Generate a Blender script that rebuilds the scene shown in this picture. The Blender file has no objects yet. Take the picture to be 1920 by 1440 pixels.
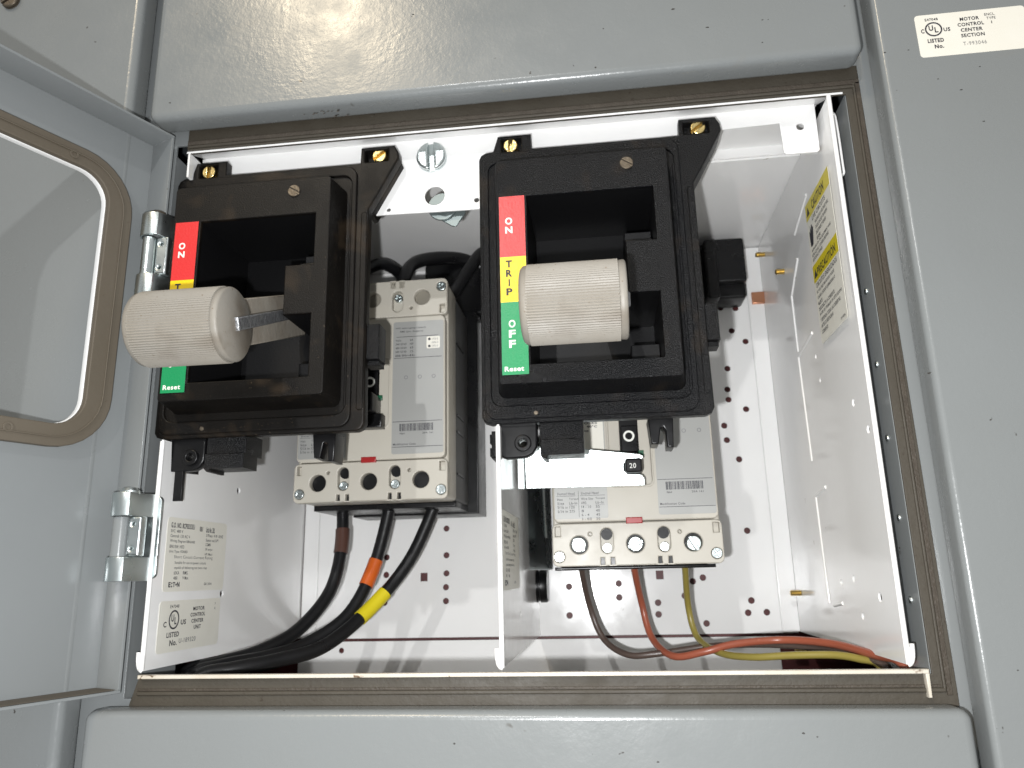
import bpy, bmesh, math, random
from mathutils import Vector, Matrix
random.seed(7)
SC = bpy.context.scene
COL = SC.collection

# ------------------------------------------------------------------ camera, light, exposure
CAM_F = 1421.0
CAM_T = Vector((0.25597, -0.39401, 0.05864))
CAM_R = (Matrix.Rotation(0.118563, 3, 'Z') @ Matrix.Rotation(math.pi/2 + 0.247404, 3, 'X')
         @ Matrix.Rotation(-0.0225155, 3, 'Z'))
cd = bpy.data.cameras.new('camera')
cam = bpy.data.objects.new('camera', cd)
COL.objects.link(cam)
cd.sensor_width = 36.0
cd.lens = CAM_F / 1920 * 36.0
cd.clip_start = 0.01
cd.clip_end = 30.0
cd.dof.use_dof = True
cd.dof.focus_distance = 0.40
cd.dof.aperture_fstop = 14.0
cam.matrix_world = Matrix.Translation(CAM_T) @ CAM_R.to_4x4()
SC.camera = cam

w = bpy.data.worlds.new('World')
SC.world = w
w.use_nodes = True
bg = w.node_tree.nodes['Background']
bg.inputs[0].default_value = (0.82, 0.83, 0.83, 1)
bg.inputs[1].default_value = 0.42


def lamp(name, kind, loc, power, col, size=0.01, target=None):
    l = bpy.data.lights.new(name, kind)
    l.energy = power
    l.color = col
    if kind == 'AREA':
        l.shape = 'DISK'
        l.size = size
    else:
        l.shadow_soft_size = size
    o = bpy.data.objects.new(name, l)
    COL.objects.link(o)
    o.location = loc
    if target is not None:
        o.rotation_euler = (Vector(target) - Vector(loc)).to_track_quat('-Z', 'Y').to_euler()
    return o


FLASH = lamp('phone_flash', 'POINT', (0.231, -0.392, 0.040), 6.6, (0.98, 0.99, 1.0), 0.0045)
WORK = lamp('work_lamp', 'POINT', (0.20 - 0.157*1.6, -1.60, 0.16 + 0.483*1.6), 21.0, (1.0, 1.0, 0.99), 0.02)
CEIL = lamp('ceiling_lamp', 'AREA', (0.110 - 0.40*2.2, -2.2, 0.385 + 0.90*2.2), 18.0, (1.0, 0.83, 0.58), 0.40,
            (0.11, 0, 0.38))

SC.view_settings.view_transform = 'Standard'
SC.view_settings.look = 'None'
SC.view_settings.exposure = 0.37
SC.view_settings.gamma = 1.0
SC.view_settings.use_curve_mapping = False
SC.cycles.max_bounces = 8
SC.cycles.use_denoising = True
SC.cycles.sample_clamp_indirect = 4.0


def at(px, py, ax, val):
    """point where the sight line of a photo pixel meets the world plane ax = val"""
    d = CAM_R @ Vector(((px-960)/CAM_F, -(py-720)/CAM_F, -1.0))
    i = 'xyz'.index(ax)
    return CAM_T + d * ((val - CAM_T[i]) / d[i])


# ------------------------------------------------------------------ materials
def lin(c):
    return tuple(x for x in c) + (1,)


def mat(name, base, rough=0.5, metal=0.0, coat=0.0, bump=None, var=None, specks=(), rvar=0.0, spec=0.5):
    """bump=(scale,distance,strength)  var=(scale,colour2,amount)  specks=[(scale,threshold,colour,soft)]"""
    m = bpy.data.materials.new(name)
    m.use_nodes = True
    nt = m.node_tree
    b = nt.nodes['Principled BSDF']
    b.inputs['Base Color'].default_value = lin(base)
    b.inputs['Roughness'].default_value = rough
    b.inputs['Metallic'].default_value = metal
    b.inputs['Specular IOR Level'].default_value = spec
    if coat:
        b.inputs['Coat Weight'].default_value = coat
        b.inputs['Coat Roughness'].default_value = 0.08
    tc = nt.nodes.new('ShaderNodeTexCoord')

    def noise(scale, detail=3.0, rough_=0.55, dist=0.0, off=0.0):
        mp = nt.nodes.new('ShaderNodeMapping')
        mp.inputs['Location'].default_value = (off, off*1.7, off*0.6)
        nt.links.new(tc.outputs['Object'], mp.inputs['Vector'])
        n = nt.nodes.new('ShaderNodeTexNoise')
        n.inputs['Scale'].default_value = scale
        n.inputs['Detail'].default_value = detail
        n.inputs['Roughness'].default_value = rough_
        n.inputs['Distortion'].default_value = dist
        nt.links.new(mp.outputs[0], n.inputs['Vector'])
        return n.outputs['Fac']

    def ramp(fac, a, b_):
        r = nt.nodes.new('ShaderNodeMapRange')
        r.inputs['From Min'].default_value = a
        r.inputs['From Max'].default_value = b_
        nt.links.new(fac, r.inputs['Value'])
        return r.outputs[0]

    def mix(fac, c1, c2):
        x = nt.nodes.new('ShaderNodeMix')
        x.data_type = 'RGBA'
        nt.links.new(fac, x.inputs['Factor'])
        for s, c in ((x.inputs[6], c1), (x.inputs[7], c2)):
            if isinstance(c, tuple):
                s.default_value = lin(c)
            else:
                nt.links.new(c, s)
        return x.outputs[2]
    cur = base
    if var:
        cur = mix(ramp(noise(var[0], 4, 0.6), 0.5 - 0.25/var[2], 0.5 + 0.25/var[2]), cur, var[1])
    for k, (sc_, th, colr, soft) in enumerate(specks):
        cur = mix(ramp(noise(sc_, 2.5, 0.6, 0.4, 3.1*(k+1)), th, th + soft), cur, colr)
    if not isinstance(cur, tuple):
        nt.links.new(cur, b.inputs['Base Color'])
    if rvar:
        r = nt.nodes.new('ShaderNodeMapRange')
        r.inputs['From Min'].default_value = 0.3
        r.inputs['From Max'].default_value = 0.7
        r.inputs['To Min'].default_value = max(0.02, rough - rvar)
        r.inputs['To Max'].default_value = min(1, rough + rvar)
        nt.links.new(noise(35, 5, 0.65), r.inputs['Value'])
        nt.links.new(r.outputs[0], b.inputs['Roughness'])
    if bump:
        bp = nt.nodes.new('ShaderNodeBump')
        bp.inputs['Distance'].default_value = bump[1]
        bp.inputs['Strength'].default_value = bump[2]
        nt.links.new(noise(bump[0], 3.0, 0.55), bp.inputs['Height'])
        nt.links.new(bp.outputs[0], b.inputs['Normal'])
    return m


M = {}
M['grey'] = mat('grey_enamel', (0.216, 0.229, 0.231), 0.25, bump=(360, 0.0005, 0.22), var=(9, (0.198, 0.209, 0.208), 0.8), rvar=0.07,
                specks=[(55, 0.755, (0.10, 0.095, 0.085), 0.03), (150, 0.745, (0.05, 0.045, 0.04), 0.03), (14, 0.66, (0.215, 0.205, 0.18), 0.12)])
M['grey_in'] = mat('grey_enamel_inside', (0.225, 0.238, 0.240), 0.22, bump=(300, 0.0003, 0.10), var=(12, (0.21, 0.223, 0.225), 0.8), rvar=0.05,
                   specks=[(120, 0.76, (0.07, 0.06, 0.05), 0.03)])
M['white'] = mat('white_enamel', (0.885, 0.883, 0.876), 0.14, bump=(260, 0.0003, 0.07), var=(14, (0.85, 0.842, 0.828), 0.8), rvar=0.05,
                 specks=[(95, 0.76, (0.40, 0.36, 0.30), 0.05)])
M['white_dirty'] = mat('white_enamel_worn', (0.72, 0.69, 0.62), 0.35, var=(40, (0.5, 0.43, 0.33), 0.6), rvar=0.1,
                       specks=[(160, 0.66, (0.16, 0.11, 0.07), 0.05)])
M['white_grime'] = mat('grimy_white_shelf', (0.42, 0.40, 0.37), 0.45, var=(30, (0.30, 0.28, 0.25), 0.8), specks=[(150, 0.68, (0.14, 0.11, 0.08), 0.05)])
M['gasket'] = mat('brown_gasket', (0.070, 0.061, 0.046), 0.6, bump=(500, 0.0005, 0.4), var=(25, (0.045, 0.037, 0.026), 0.7), rvar=0.12,
                  specks=[(320, 0.68, (0.04, 0.03, 0.02), 0.05), (120, 0.76, (0.20, 0.11, 0.05), 0.04), (900, 0.60, (0.05, 0.04, 0.03), 0.08)])
M['gasket_dark'] = mat('grimy_gasket_groove', (0.085, 0.07, 0.052), 0.6, bump=(700, 0.0006, 0.8), var=(120, (0.025, 0.018, 0.012), 0.5))
M['scuff'] = mat('black_rub_mark', (0.035, 0.032, 0.028), 0.6)
M['foam'] = mat('tan_foam_gasket', (0.122, 0.102, 0.076), 0.64, bump=(420, 0.0003, 0.3), var=(22, (0.10, 0.082, 0.058), 0.7),
                specks=[(330, 0.70, (0.09, 0.07, 0.05), 0.05)])
M['black_tex'] = mat('black_moulded_plastic', (0.0034, 0.0036, 0.0046), 0.36, bump=(1350, 0.0010, 0.85), var=(26, (0.0065, 0.0065, 0.0068), 0.6),
                     specks=[(900, 0.76, (0.08, 0.065, 0.05), 0.06), (38, 0.60, (0.018, 0.0135, 0.010), 0.12)], rvar=0.12, spec=0.26)
M['black_dust'] = mat('dusty_black_plastic', (0.0036, 0.0033, 0.0032), 0.42, spec=0.18, bump=(1300, 0.0004, 0.4), var=(30, (0.009, 0.0075, 0.006), 0.8),
                      specks=[(800, 0.69, (0.10, 0.075, 0.05), 0.06), (34, 0.57, (0.024, 0.017, 0.011), 0.14)], rvar=0.1)
M['black'] = mat('smooth_black_plastic', (0.005, 0.005, 0.0055), 0.30, spec=0.3, bump=(120, 0.0003, 0.1), rvar=0.1, specks=[(600, 0.76, (0.10, 0.09, 0.08), 0.03)])
M['rubber'] = mat('black_cable_jacket', (0.008, 0.008, 0.0088), 0.38, spec=0.35, bump=(300, 0.0003, 0.3), rvar=0.12)
M['pit'] = mat('unlit_black_plastic', (0.006, 0.006, 0.0065), 0.4, spec=0.25, bump=(900, 0.0003, 0.2))
M['cream'] = mat('cream_breaker_plastic', (0.51, 0.485, 0.425), 0.42, bump=(500, 0.0002, 0.12), var=(20, (0.49, 0.455, 0.385), 0.7), rvar=0.08)
M['plug'] = mat('shaded_terminal_cream', (0.24, 0.22, 0.18), 0.5)  # cream darkened to carry the shade inside the upper terminal recesses
M['beige_dk'] = mat('dark_grey_breaker_base', (0.10, 0.10, 0.10), 0.5, var=(30, (0.08, 0.08, 0.08), 0.7))
M['foil'] = mat('silver_label_foil', (0.35, 0.35, 0.335), 0.42, metal=0.1, bump=(90, 0.0003, 0.1), rvar=0.06)
M['ink'] = mat('black_ink', (0.025, 0.025, 0.035), 0.5)
M['ink_soft'] = mat('faded_grey_ink', (0.16, 0.16, 0.17), 0.5)
M['paper'] = mat('cream_label_paper', (0.80, 0.785, 0.71), 0.42, var=(60, (0.75, 0.73, 0.65), 0.7))
M['paper_white'] = mat('white_label_paper', (0.80, 0.78, 0.71), 0.38, var=(60, (0.76, 0.73, 0.64), 0.7))
M['warn'] = mat('yellow_warning_ink', (0.66, 0.55, 0.02), 0.35)
M['red'] = mat('red_label_plastic', (0.66, 0.03, 0.03), 0.32, bump=(900, 0.0004, 0.35), specks=[(120, 0.74, (0.3, 0.05, 0.05), 0.05)])
M['yellow'] = mat('yellow_label_plastic', (0.85, 0.60, 0.005), 0.34, bump=(900, 0.0004, 0.25))
M['green'] = mat('green_label_plastic', (0.006, 0.25, 0.085), 0.34, bump=(900, 0.0004, 0.35), specks=[(200, 0.76, (0.3, 0.5, 0.35), 0.03)])
M['letter'] = mat('white_lettering', (0.82, 0.82, 0.76), 0.4)
M['grip'] = mat('dusty_grey_grip', (0.272, 0.258, 0.232), 0.55, bump=(700, 0.0003, 0.4), var=(28, (0.225, 0.198, 0.160), 0.7), rvar=0.1,
                specks=[(560, 0.675, (0.16, 0.12, 0.085), 0.05), (30, 0.58, (0.17, 0.145, 0.115), 0.16)])
M['cast'] = mat('cast_arm_metal', (0.42, 0.40, 0.35), 0.5, metal=0.2, bump=(300, 0.0006, 0.5), var=(70, (0.25, 0.20, 0.15), 0.6))
M['rod'] = mat('scuffed_steel_rod', (0.50, 0.51, 0.52), 0.38, metal=0.8, bump=(500, 0.0009, 0.9), var=(300, (0.16, 0.16, 0.17), 0.4))
M['zinc'] = mat('zinc_plated_steel', (0.70, 0.74, 0.74), 0.30, metal=1.0, bump=(220, 0.0004, 0.25), var=(60, (0.55, 0.62, 0.62), 0.6), rvar=0.08)
M['zinc_glare'] = mat('flash_whitened_zinc', (0.90, 0.93, 0.93), 0.40, metal=0.80, bump=(420, 0.0004, 0.5), var=(90, (0.70, 0.80, 0.78), 0.5), rvar=0.08)  # zinc with a whitened base colour, standing in for flash glare
M['brass'] = mat('brass_screw', (0.80, 0.62, 0.27), 0.28, metal=1.0, bump=(500, 0.0004, 0.4), rvar=0.1)
M['bronze'] = mat('tarnished_screw', (0.20, 0.17, 0.13), 0.45, metal=0.8, bump=(600, 0.0004, 0.6), var=(250, (0.09, 0.07, 0.05), 0.5))
M['primer'] = mat('maroon_primer', (0.14, 0.025, 0.025), 0.5, var=(30, (0.05, 0.01, 0.01), 0.7))
M['shadow_grey'] = mat('shaded_cabinet_steel', (0.05, 0.055, 0.058), 0.4)  # cabinet steel coloured dark for the shade in the void round the unit
M['copper'] = mat('copper_bar', (0.62, 0.30, 0.18), 0.35, metal=1.0, bump=(200, 0.0005, 0.4))
M['wire_brown'] = mat('brown_wire_insulation', (0.085, 0.060, 0.050), 0.32)
M['wire_orange'] = mat('orange_wire_insulation', (0.33, 0.09, 0.05), 0.30)
M['wire_yellow'] = mat('yellow_wire_insulation', (0.27, 0.22, 0.05), 0.32)
M['tape_brown'] = mat('brown_tape', (0.085, 0.04, 0.03), 0.3)
M['tape_orange'] = mat('orange_tape', (0.60, 0.11, 0.012), 0.32, bump=(400, 0.0004, 0.3))
M['tape_yellow'] = mat('yellow_tape', (0.68, 0.56, 0.015), 0.32, bump=(400, 0.0004, 0.3))
M['red_button'] = mat('red_button_plastic', (0.34, 0.016, 0.016), 0.35)
M['green_dark'] = mat('green_toggle_plastic', (0.01, 0.10, 0.045), 0.4)
M['teal'] = mat('teal_grey_latch', (0.16, 0.19, 0.19), 0.35, metal=0.5)


# ------------------------------------------------------------------ mesh helpers
def frame(o, u, v):
    u = Vector(u).normalized()
    v = Vector(v).normalized()
    n = u.cross(v)
    m = Matrix((u, v, n)).transposed().to_4x4()
    m.translation = Vector(o)
    return m


def FACE(y, x0=0.0, z0=0.0):          # facing the viewer (-Y)
    return frame((x0, y, z0), (1, 0, 0), (0, 0, 1))


def rr(x0, y0, x1, y1, r=0.0, seg=5):
    if r <= 0:
        return [(x0, y0), (x1, y0), (x1, y1), (x0, y1)]
    p = []
    for cx, cy, a0 in ((x1-r, y0+r, -90), (x1-r, y1-r, 0), (x0+r, y1-r, 90), (x0+r, y0+r, 180)):
        for k in range(seg+1):
            a = math.radians(a0 + 90*k/seg)
            p.append((cx + r*math.cos(a), cy + r*math.sin(a)))
    return p


def circ(cx, cy, r, n=20):
    return [(cx + r*math.cos(2*math.pi*k/n), cy + r*math.sin(2*math.pi*k/n)) for k in range(n)]


def slot(cx, y0, y1, r, n=8):
    p = []
    for k in range(n+1):
        a = math.pi*k/n
        p.append((cx + r*math.cos(a), y1 - r + r*math.sin(a)))
    for k in range(n+1):
        a = math.pi + math.pi*k/n
        p.append((cx + r*math.cos(a), y0 + r + r*math.sin(a)))
    return p


def _curve_to_mesh(cu):
    o = bpy.data.objects.new('tmp', cu)
    COL.objects.link(o)
    dg = bpy.context.evaluated_depsgraph_get()
    me = bpy.data.meshes.new_from_object(o.evaluated_get(dg))
    bpy.data.objects.remove(o)
    bpy.data.curves.remove(cu)
    return me


class MB:
    def __init__(self):
        self.bm = bmesh.new()
        self.mats = []

    def _mi(self, m):
        if m is None:
            return 0
        if m not in self.mats:
            self.mats.append(m)
        return self.mats.index(m)

    def add(self, me, mtx, m=None):
        me.transform(mtx)
        if mtx.to_3x3().determinant() < 0:
            me.flip_normals()
        mi = self._mi(m)
        n0 = len(self.bm.faces)
        self.bm.from_mesh(me)
        self.bm.faces.ensure_lookup_table()
        for f in self.bm.faces[n0:]:
            f.material_index = mi
        bpy.data.meshes.remove(me)
        return self

    def plate(self, mtx, outline, holes=(), t=0.002, bev=0.0, m=None, res=2):
        """flat plate whose front face lies on the frame's plane, thickness going back"""
        cu = bpy.data.curves.new('p', 'CURVE')
        cu.dimensions = '2D'
        cu.fill_mode = 'BOTH'
        for pts in [outline] + list(holes):
            s = cu.splines.new('POLY')
            s.points.add(len(pts)-1)
            for i, p in enumerate(pts):
                s.points[i].co = (p[0], p[1], 0, 1)
            s.use_cyclic_u = True
        bev = min(bev, t*0.49)
        cu.extrude = t/2 - bev
        cu.bevel_depth = bev
        cu.bevel_resolution = res
        cu.offset = -bev
        me = _curve_to_mesh(cu)
        return self.add(me, mtx @ Matrix.Translation((0, 0, -t/2)), m)

    def box(self, x0, y0, z0, x1, y1, z1, bev=0.0, m=None):
        if bev > 0:
            return self.plate(FACE(y0), rr(x0, z0, x1, z1), (), y1-y0, bev, m)
        b = bmesh.new()
        bmesh.ops.create_cube(b, size=1)
        me = bpy.data.meshes.new('b')
        b.to_mesh(me)
        b.free()
        return self.add(me, Matrix.Translation(((x0+x1)/2, (y0+y1)/2, (z0+z1)/2)) @ Matrix.Diagonal((x1-x0, y1-y0, z1-z0, 1)), m)

    def lathe(self, mtx, prof, n=32, m=None, ripple=None):
        """revolve (r, h) profile about the frame's normal; ripple=(count, depth, lo, hi) grooves between ring indices"""
        b = bmesh.new()
        rings = []
        for i, (r, h) in enumerate(prof):
            if r <= 1e-7:
                rings.append([b.verts.new((0, 0, h))])
            else:
                ring = []
                for k in range(n):
                    a = 2*math.pi*k/n
                    rr_ = r
                    if ripple and ripple[2] <= i <= ripple[3]:
                        rr_ -= ripple[1]*(0, 1, 1)[k % 3] if ripple[0] == 3 else ripple[1]*(0.5-0.5*math.cos(2*math.pi*(k % ripple[0])/ripple[0]))
                    ring.append(b.verts.new((rr_*math.cos(a), rr_*math.sin(a), h)))
                rings.append(ring)
        for a_, c_ in zip(rings, rings[1:]):
            for k in range(n):
                q = (k+1) % n
                if len(a_) == 1 and len(c_) == 1:
                    continue
                if len(a_) == 1:
                    b.faces.new((a_[0], c_[q], c_[k]))
                elif len(c_) == 1:
                    b.faces.new((a_[k], a_[q], c_[0]))
                else:
                    b.faces.new((a_[k], a_[q], c_[q], c_[k]))
        bmesh.ops.recalc_face_normals(b, faces=b.faces)
        me = bpy.data.meshes.new('l')
        b.to_mesh(me)
        b.free()
        return self.add(me, mtx, m)

    def cyl(self, mtx, r, h, bev=0.0003, n=24, m=None):
        """cylinder standing on the frame plane towards +normal"""
        return self.lathe(mtx, [(0, 0), (r, 0), (r, h-bev), (r-bev, h), (0, h)], n, m)

    def loft(self, loops, m=None, cap0=False, cap1=False, flip=False):
        b = bmesh.new()
        R_ = [[b.verts.new(p) for p in lp] for lp in loops]
        n = len(R_[0])
        for a_, c_ in zip(R_, R_[1:]):
            for k in range(n):
                q = (k+1) % n
                b.faces.new((a_[k], a_[q], c_[q], c_[k]) if not flip else (a_[k], c_[k], c_[q], a_[q]))
        if cap0:
            b.faces.new(R_[0][::-1] if not flip else R_[0])
        if cap1:
            b.faces.new(R_[-1] if not flip else R_[-1][::-1])
        me = bpy.data.meshes.new('l')
        b.to_mesh(me)
        b.free()
        return self.add(me, Matrix.Identity(4), m)

    def tube(self, pts, r, m=None, seg=10, res=8, cyclic=False):
        cu = bpy.data.curves.new('t', 'CURVE')
        cu.dimensions = '3D'
        s = cu.splines.new('NURBS' if len(pts) > 2 else 'POLY')
        s.points.add(len(pts)-1)
        for i, p in enumerate(pts):
            s.points[i].co = (*p, 1)
        if len(pts) > 2:
            s.order_u = 4 if len(pts) > 3 else 3
            s.use_endpoint_u = True
            s.resolution_u = res
        cu.bevel_depth = r
        cu.bevel_resolution = 4
        cu.use_fill_caps = True
        return self.add(_curve_to_mesh(cu), Matrix.Identity(4), m)

    def text(self, mtx, s, x0, y0, x1, y1, m=None, bold=0.0, h=0.00012):
        """writing fitted into a box on the frame's plane"""
        cu = bpy.data.curves.new('f', 'FONT')
        cu.body = s
        cu.size = 1.0
        cu.offset = bold*1.1 + 0.006
        cu.space_character = 1.12
        cu.resolution_u = 3
        me = _curve_to_mesh(cu)
        if not me.vertices:
            return self
        xs = [v.co.x for v in me.vertices]
        ys = [v.co.y for v in me.vertices]
        sx = (x1-x0)/max(1e-6, max(xs)-min(xs))
        sy = (y1-y0)/max(1e-6, max(ys)-min(ys))
        mt = mtx @ Matrix.Translation((x0, y0, h)) @ Matrix.Diagonal((sx, sy, 1, 1)) @ Matrix.Translation((-min(xs), -min(ys), 0))
        return self.add(me, mt, m)

    def rect(self, mtx, x0, y0, x1, y1, m=None, h=0.00012):
        b = bmesh.new()
        vs = [b.verts.new((x, y, h)) for x, y in ((x0, y0), (x1, y0), (x1, y1), (x0, y1))]
        b.faces.new(vs)
        me = bpy.data.meshes.new('r')
        b.to_mesh(me)
        b.free()
        return self.add(me, mtx, m)

    def obj(self, name, m, parent=None, angle=32, **props):
        me = bpy.data.meshes.new(name)
        self.bm.to_mesh(me)
        self.bm.free()
        ms = self.mats if self.mats else [m]
        for x in ms:
            me.materials.append(M[x] if isinstance(x, str) else x)
        me.shade_smooth()
        me.set_sharp_from_angle(angle=math.radians(angle))
        o = bpy.data.objects.new(name, me)
        COL.objects.link(o)
        if parent is not None:
            r = parent
            while r.parent:
                r = r.parent
            if parent is r:
                me.transform(Matrix.Translation(-r.location))
            else:
                me.transform(Matrix.Translation(-r.location))
            o.parent = parent
        for k, v in props.items():
            o[k] = v
        return o


def thing(name, loc, label, category, group=None):
    o = bpy.data.objects.new(name, None)
    COL.objects.link(o)
    o.empty_display_size = 0.02
    o.location = loc
    o['label'] = label
    o['category'] = category
    if group:
        o['group'] = group
    return o


def tagged(o, label, category, group=None):
    o['label'] = label
    o['category'] = category
    if group:
        o['group'] = group
    return o


def copy_tree(o, parent=None, skip=()):
    c = o.copy()
    COL.objects.link(c)
    c.parent = parent
    for ch in list(o.children):
        if ch.name.split('.')[0] not in skip:
            copy_tree(ch, c, skip)
    return c


def P(px_, py_, y_):
    return tuple(at(px_, py_, 'y', y_))


def smooth_path(pts, n=10):
    """catmull-rom through the given points"""
    v = [Vector(p_) for p_ in pts]
    v = [v[0]*2-v[1]] + v + [v[-1]*2-v[-2]]
    outp = []
    for i in range(1, len(v)-2):
        for k in range(n):
            t_ = k/n
            a_, b_, c_, d_ = v[i-1], v[i], v[i+1], v[i+2]
            outp.append(0.5*((2*b_) + (-a_+c_)*t_ + (2*a_-5*b_+4*c_-d_)*t_*t_ + (-a_+3*b_-3*c_+d_)*t_**3))
    outp.append(v[-2])
    return outp


def screw_mesh(mb, mtx, r, h, slot_ang=None, cross=False, washer=0.0, dome=0.35):
    prof = [(0, -0.002), (r, -0.002), (r, h*0.45), (r*0.93, h*0.75), (r*0.6, h*(0.92)), (0, h)] if dome else \
           [(0, -0.002), (r, -0.002), (r, h*0.8), (r*0.9, h), (0, h)]
    if washer:
        mb.cyl(mtx, washer, 0.0006, 0.0002, 28)
    if slot_ang is None and not cross:
        mb.lathe(mtx, prof, 24)
        return mb
    # head built with real driver grooves: sectors separated by channels
    gw = r*0.18
    n = 2 if not cross else 4
    base = [(0, -0.002), (r*0.985, -0.002), (r*0.985, h*0.30), (0, h*0.30)]
    mb.lathe(mtx, base, 24)
    a0 = math.radians(slot_ang or 0)
    if not cross:
        for sgn in (0, math.pi):
            rot = Matrix.Rotation(a0 + sgn, 4, 'Z')
            out = []
            amin = math.asin(gw/r)
            for k in range(13):
                a = amin + (math.pi-2*amin)*k/12
                out.append((r*math.cos(a), r*math.sin(a)))
            mb.plate(mtx @ rot @ Matrix.Translation((0, 0, h)), out, (), h*0.8, min(r*0.16, h*0.35))
    else:
        out = circ(0, 0, r, 28)
        g, L = r*0.16, r*0.66
        cr = [(g, g), (g, L), (-g, L), (-g, g), (-L, g), (-L, -g), (-g, -g), (-g, -L), (g, -L), (g, -g), (L, -g), (L, g)]
        c, s = math.cos(a0), math.sin(a0)
        cr = [(x*c-y*s, x*s+y*c) for x, y in cr]
        mb.plate(mtx @ Matrix.Translation((0, 0, h)), out, [cr], h*0.8, min(r*0.10, h*0.3))
    return mb


# ================================================================== CABINET FACE
# upper door, lower door, covers: folded sheet fronts 18 mm proud of the frame
DF = -0.018
fr = thing('control_cabinet', (0.2, 0, 0), 'grey enamelled steel cabinet face with one bay open and printed labels', 'electrical cabinet')
MB().plate(FACE(DF), rr(-0.0075, 0.3305, 0.4080, 0.72, 0.0052), (), 0.0175, 0.0044, res=5).obj('closed_door', 'grey', fr, label='closed grey door above the open bay with lamp glare on it')
lo = MB().plate(FACE(DF), rr(-0.0075, -0.36, 0.4097, -0.0022, 0.0052), (), 0.0175, 0.0042, res=5).obj('closed_door', 'grey', fr, label='closed grey door below the open bay')
d = MB()
d.plate(frame((0, 0, -0.0026), (1, 0, 0), (0, 1, 0)), rr(-0.004, -0.0140, 0.4070, -0.0010), (), 0.0003)
d.obj('dust_film', 'gasket', lo, label='brown dust lying on the top edge of the door')
rc = MB().plate(FACE(DF), rr(0.4156, -0.36, 0.80, 0.72, 0.0036), (), 0.0175, 0.0030, res=4).obj('wireway_cover', 'grey', fr, label='tall grey cover right of the bay with the printed label')
lc = MB().plate(FACE(DF), rr(-0.62, -0.36, -0.0195, 0.72, 0.0050), (), 0.0175, 0.0045, res=5).obj('wireway_cover', 'grey', fr, label='tall grey cover left of the bay behind the open door')
def chips(parent, spots, label):
    c_ = MB()
    for px_, py_, w_, h_ in spots:
        q_ = at(px_, py_, 'y', DF)
        for _ in range(max(1, int(w_/7))):
            ox, oz = (random.random()-.5)*w_*.00027, (random.random()-.5)*h_*.00027
            r_ = random.uniform(.00025, .00055)
            n_ = random.randint(5, 7)
            an = random.random()*6
            c_.plate(FACE(DF-.00012), [(q_.x+ox+r_*random.uniform(.5, 1.4)*math.cos(an+6.283*k/n_)*1.7, q_.z+oz+r_*random.uniform(.5, 1.3)*math.sin(an+6.283*k/n_)) for k in range(n_)], (), 0.0001)
    c_.obj('scuff_mark', 'scuff', parent, label=label, kind='stuff')


top_door = [o_ for o_ in fr.children if o_.name.startswith('closed_door')][0]
chips(top_door, [(600, 211, 90, 10), (640, 215, 40, 8), (770, 34, 14, 20), (1120, 125, 12, 8), (1330, 50, 10, 6), (1435, 38, 14, 8), (1428, 80, 8, 8), (1260, 16, 8, 5), (1130, 52, 8, 5), (700, 218, 8, 8), (317, 194, 8, 6)], 'black rub marks on the upper door')
chips(rc, [(1655, 100, 12, 16), (1700, 98, 9, 12), (1757, 145, 9, 9), (1800, 172, 10, 8), (1838, 128, 8, 8), (1748, 702, 9, 10), (1905, 1255, 6, 6), (1850, 230, 10, 14)], 'small chips in the enamel')
chips(lo, [(851, 1393, 6, 6), (1233, 1427, 4, 8), (1510, 1378, 6, 6), (1530, 1380, 5, 5)], 'small chips in the enamel')
p = at(22, 2, 'y', DF)
s = MB()
screw_mesh(s, FACE(DF, p.x, p.z), 0.0062, 0.003, 35)
s.obj('cover_screw', 'bronze', lc)

f = MB()
f.plate(FACE(0.0022), rr(-0.65, -0.38, 0.82, 0.74), [rr(0.0004, 0.0006, 0.4018, 0.3245)], 0.002, 0.0003)
f.box(0.4018, 0.0024, 0.0, 0.4034, 0.075, 0.318)
f.box(-0.0018, 0.0024, 0.0, 0.0002, 0.050, 0.318)
f.obj('frame_sheet', 'grey_in', fr)
# interior shell behind the unit
sh = MB()
sh.box(-0.12, 0.2150, -0.12, 0.50, 0.2170, 0.42)
sh.obj('back_sheet', 'primer', fr)
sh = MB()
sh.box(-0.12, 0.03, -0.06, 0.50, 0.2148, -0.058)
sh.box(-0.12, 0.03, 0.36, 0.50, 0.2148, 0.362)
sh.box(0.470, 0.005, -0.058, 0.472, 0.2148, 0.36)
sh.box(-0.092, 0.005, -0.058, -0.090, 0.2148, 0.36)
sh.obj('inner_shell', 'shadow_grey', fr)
# gasket strips: flat tan band plus ridges
g = MB()
g.plate(FACE(0.0008), [(0.0040, -0.0040), (0.4120, -0.0040), (0.4120, 0.002), (0.4098, 0.3350), (0.0085, 0.3350), (0.0085, 0.3172), (0.4020, 0.3172), (0.4020, 0.0102), (0.0085, 0.0102)], (), 0.0014, 0.0003)
g.plate(FACE(-0.0004), rr(0.0088, 0.3206, 0.4070, 0.3225, 0.0006), (), 0.0015, 0.0006)
g.plate(FACE(-0.0002), rr(0.4058, 0.003, 0.4072, 0.3240, 0.0006), (), 0.0015, 0.0005)
g.plate(FACE(-0.0004), rr(0.0088, 0.0022, 0.4070, 0.0042, 0.0006), (), 0.0015, 0.0006)
g.obj('gasket', 'gasket', fr)
g = MB()
g.plate(FACE(0.00065-0.0006), rr(0.0088, 0.3228, 0.4095, 0.3258), (), 0.0010, 0.0002)
g.plate(FACE(0.00065-0.0006), rr(0.4073, 0.001, 0.4096, 0.3240), (), 0.0010, 0.0002)
g.plate(FACE(0.00065-0.0004), rr(0.0088, 0.0044, 0.4050, 0.0056), (), 0.0010, 0.0002)
g.obj('gasket_groove', 'gasket_dark', fr)
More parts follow.
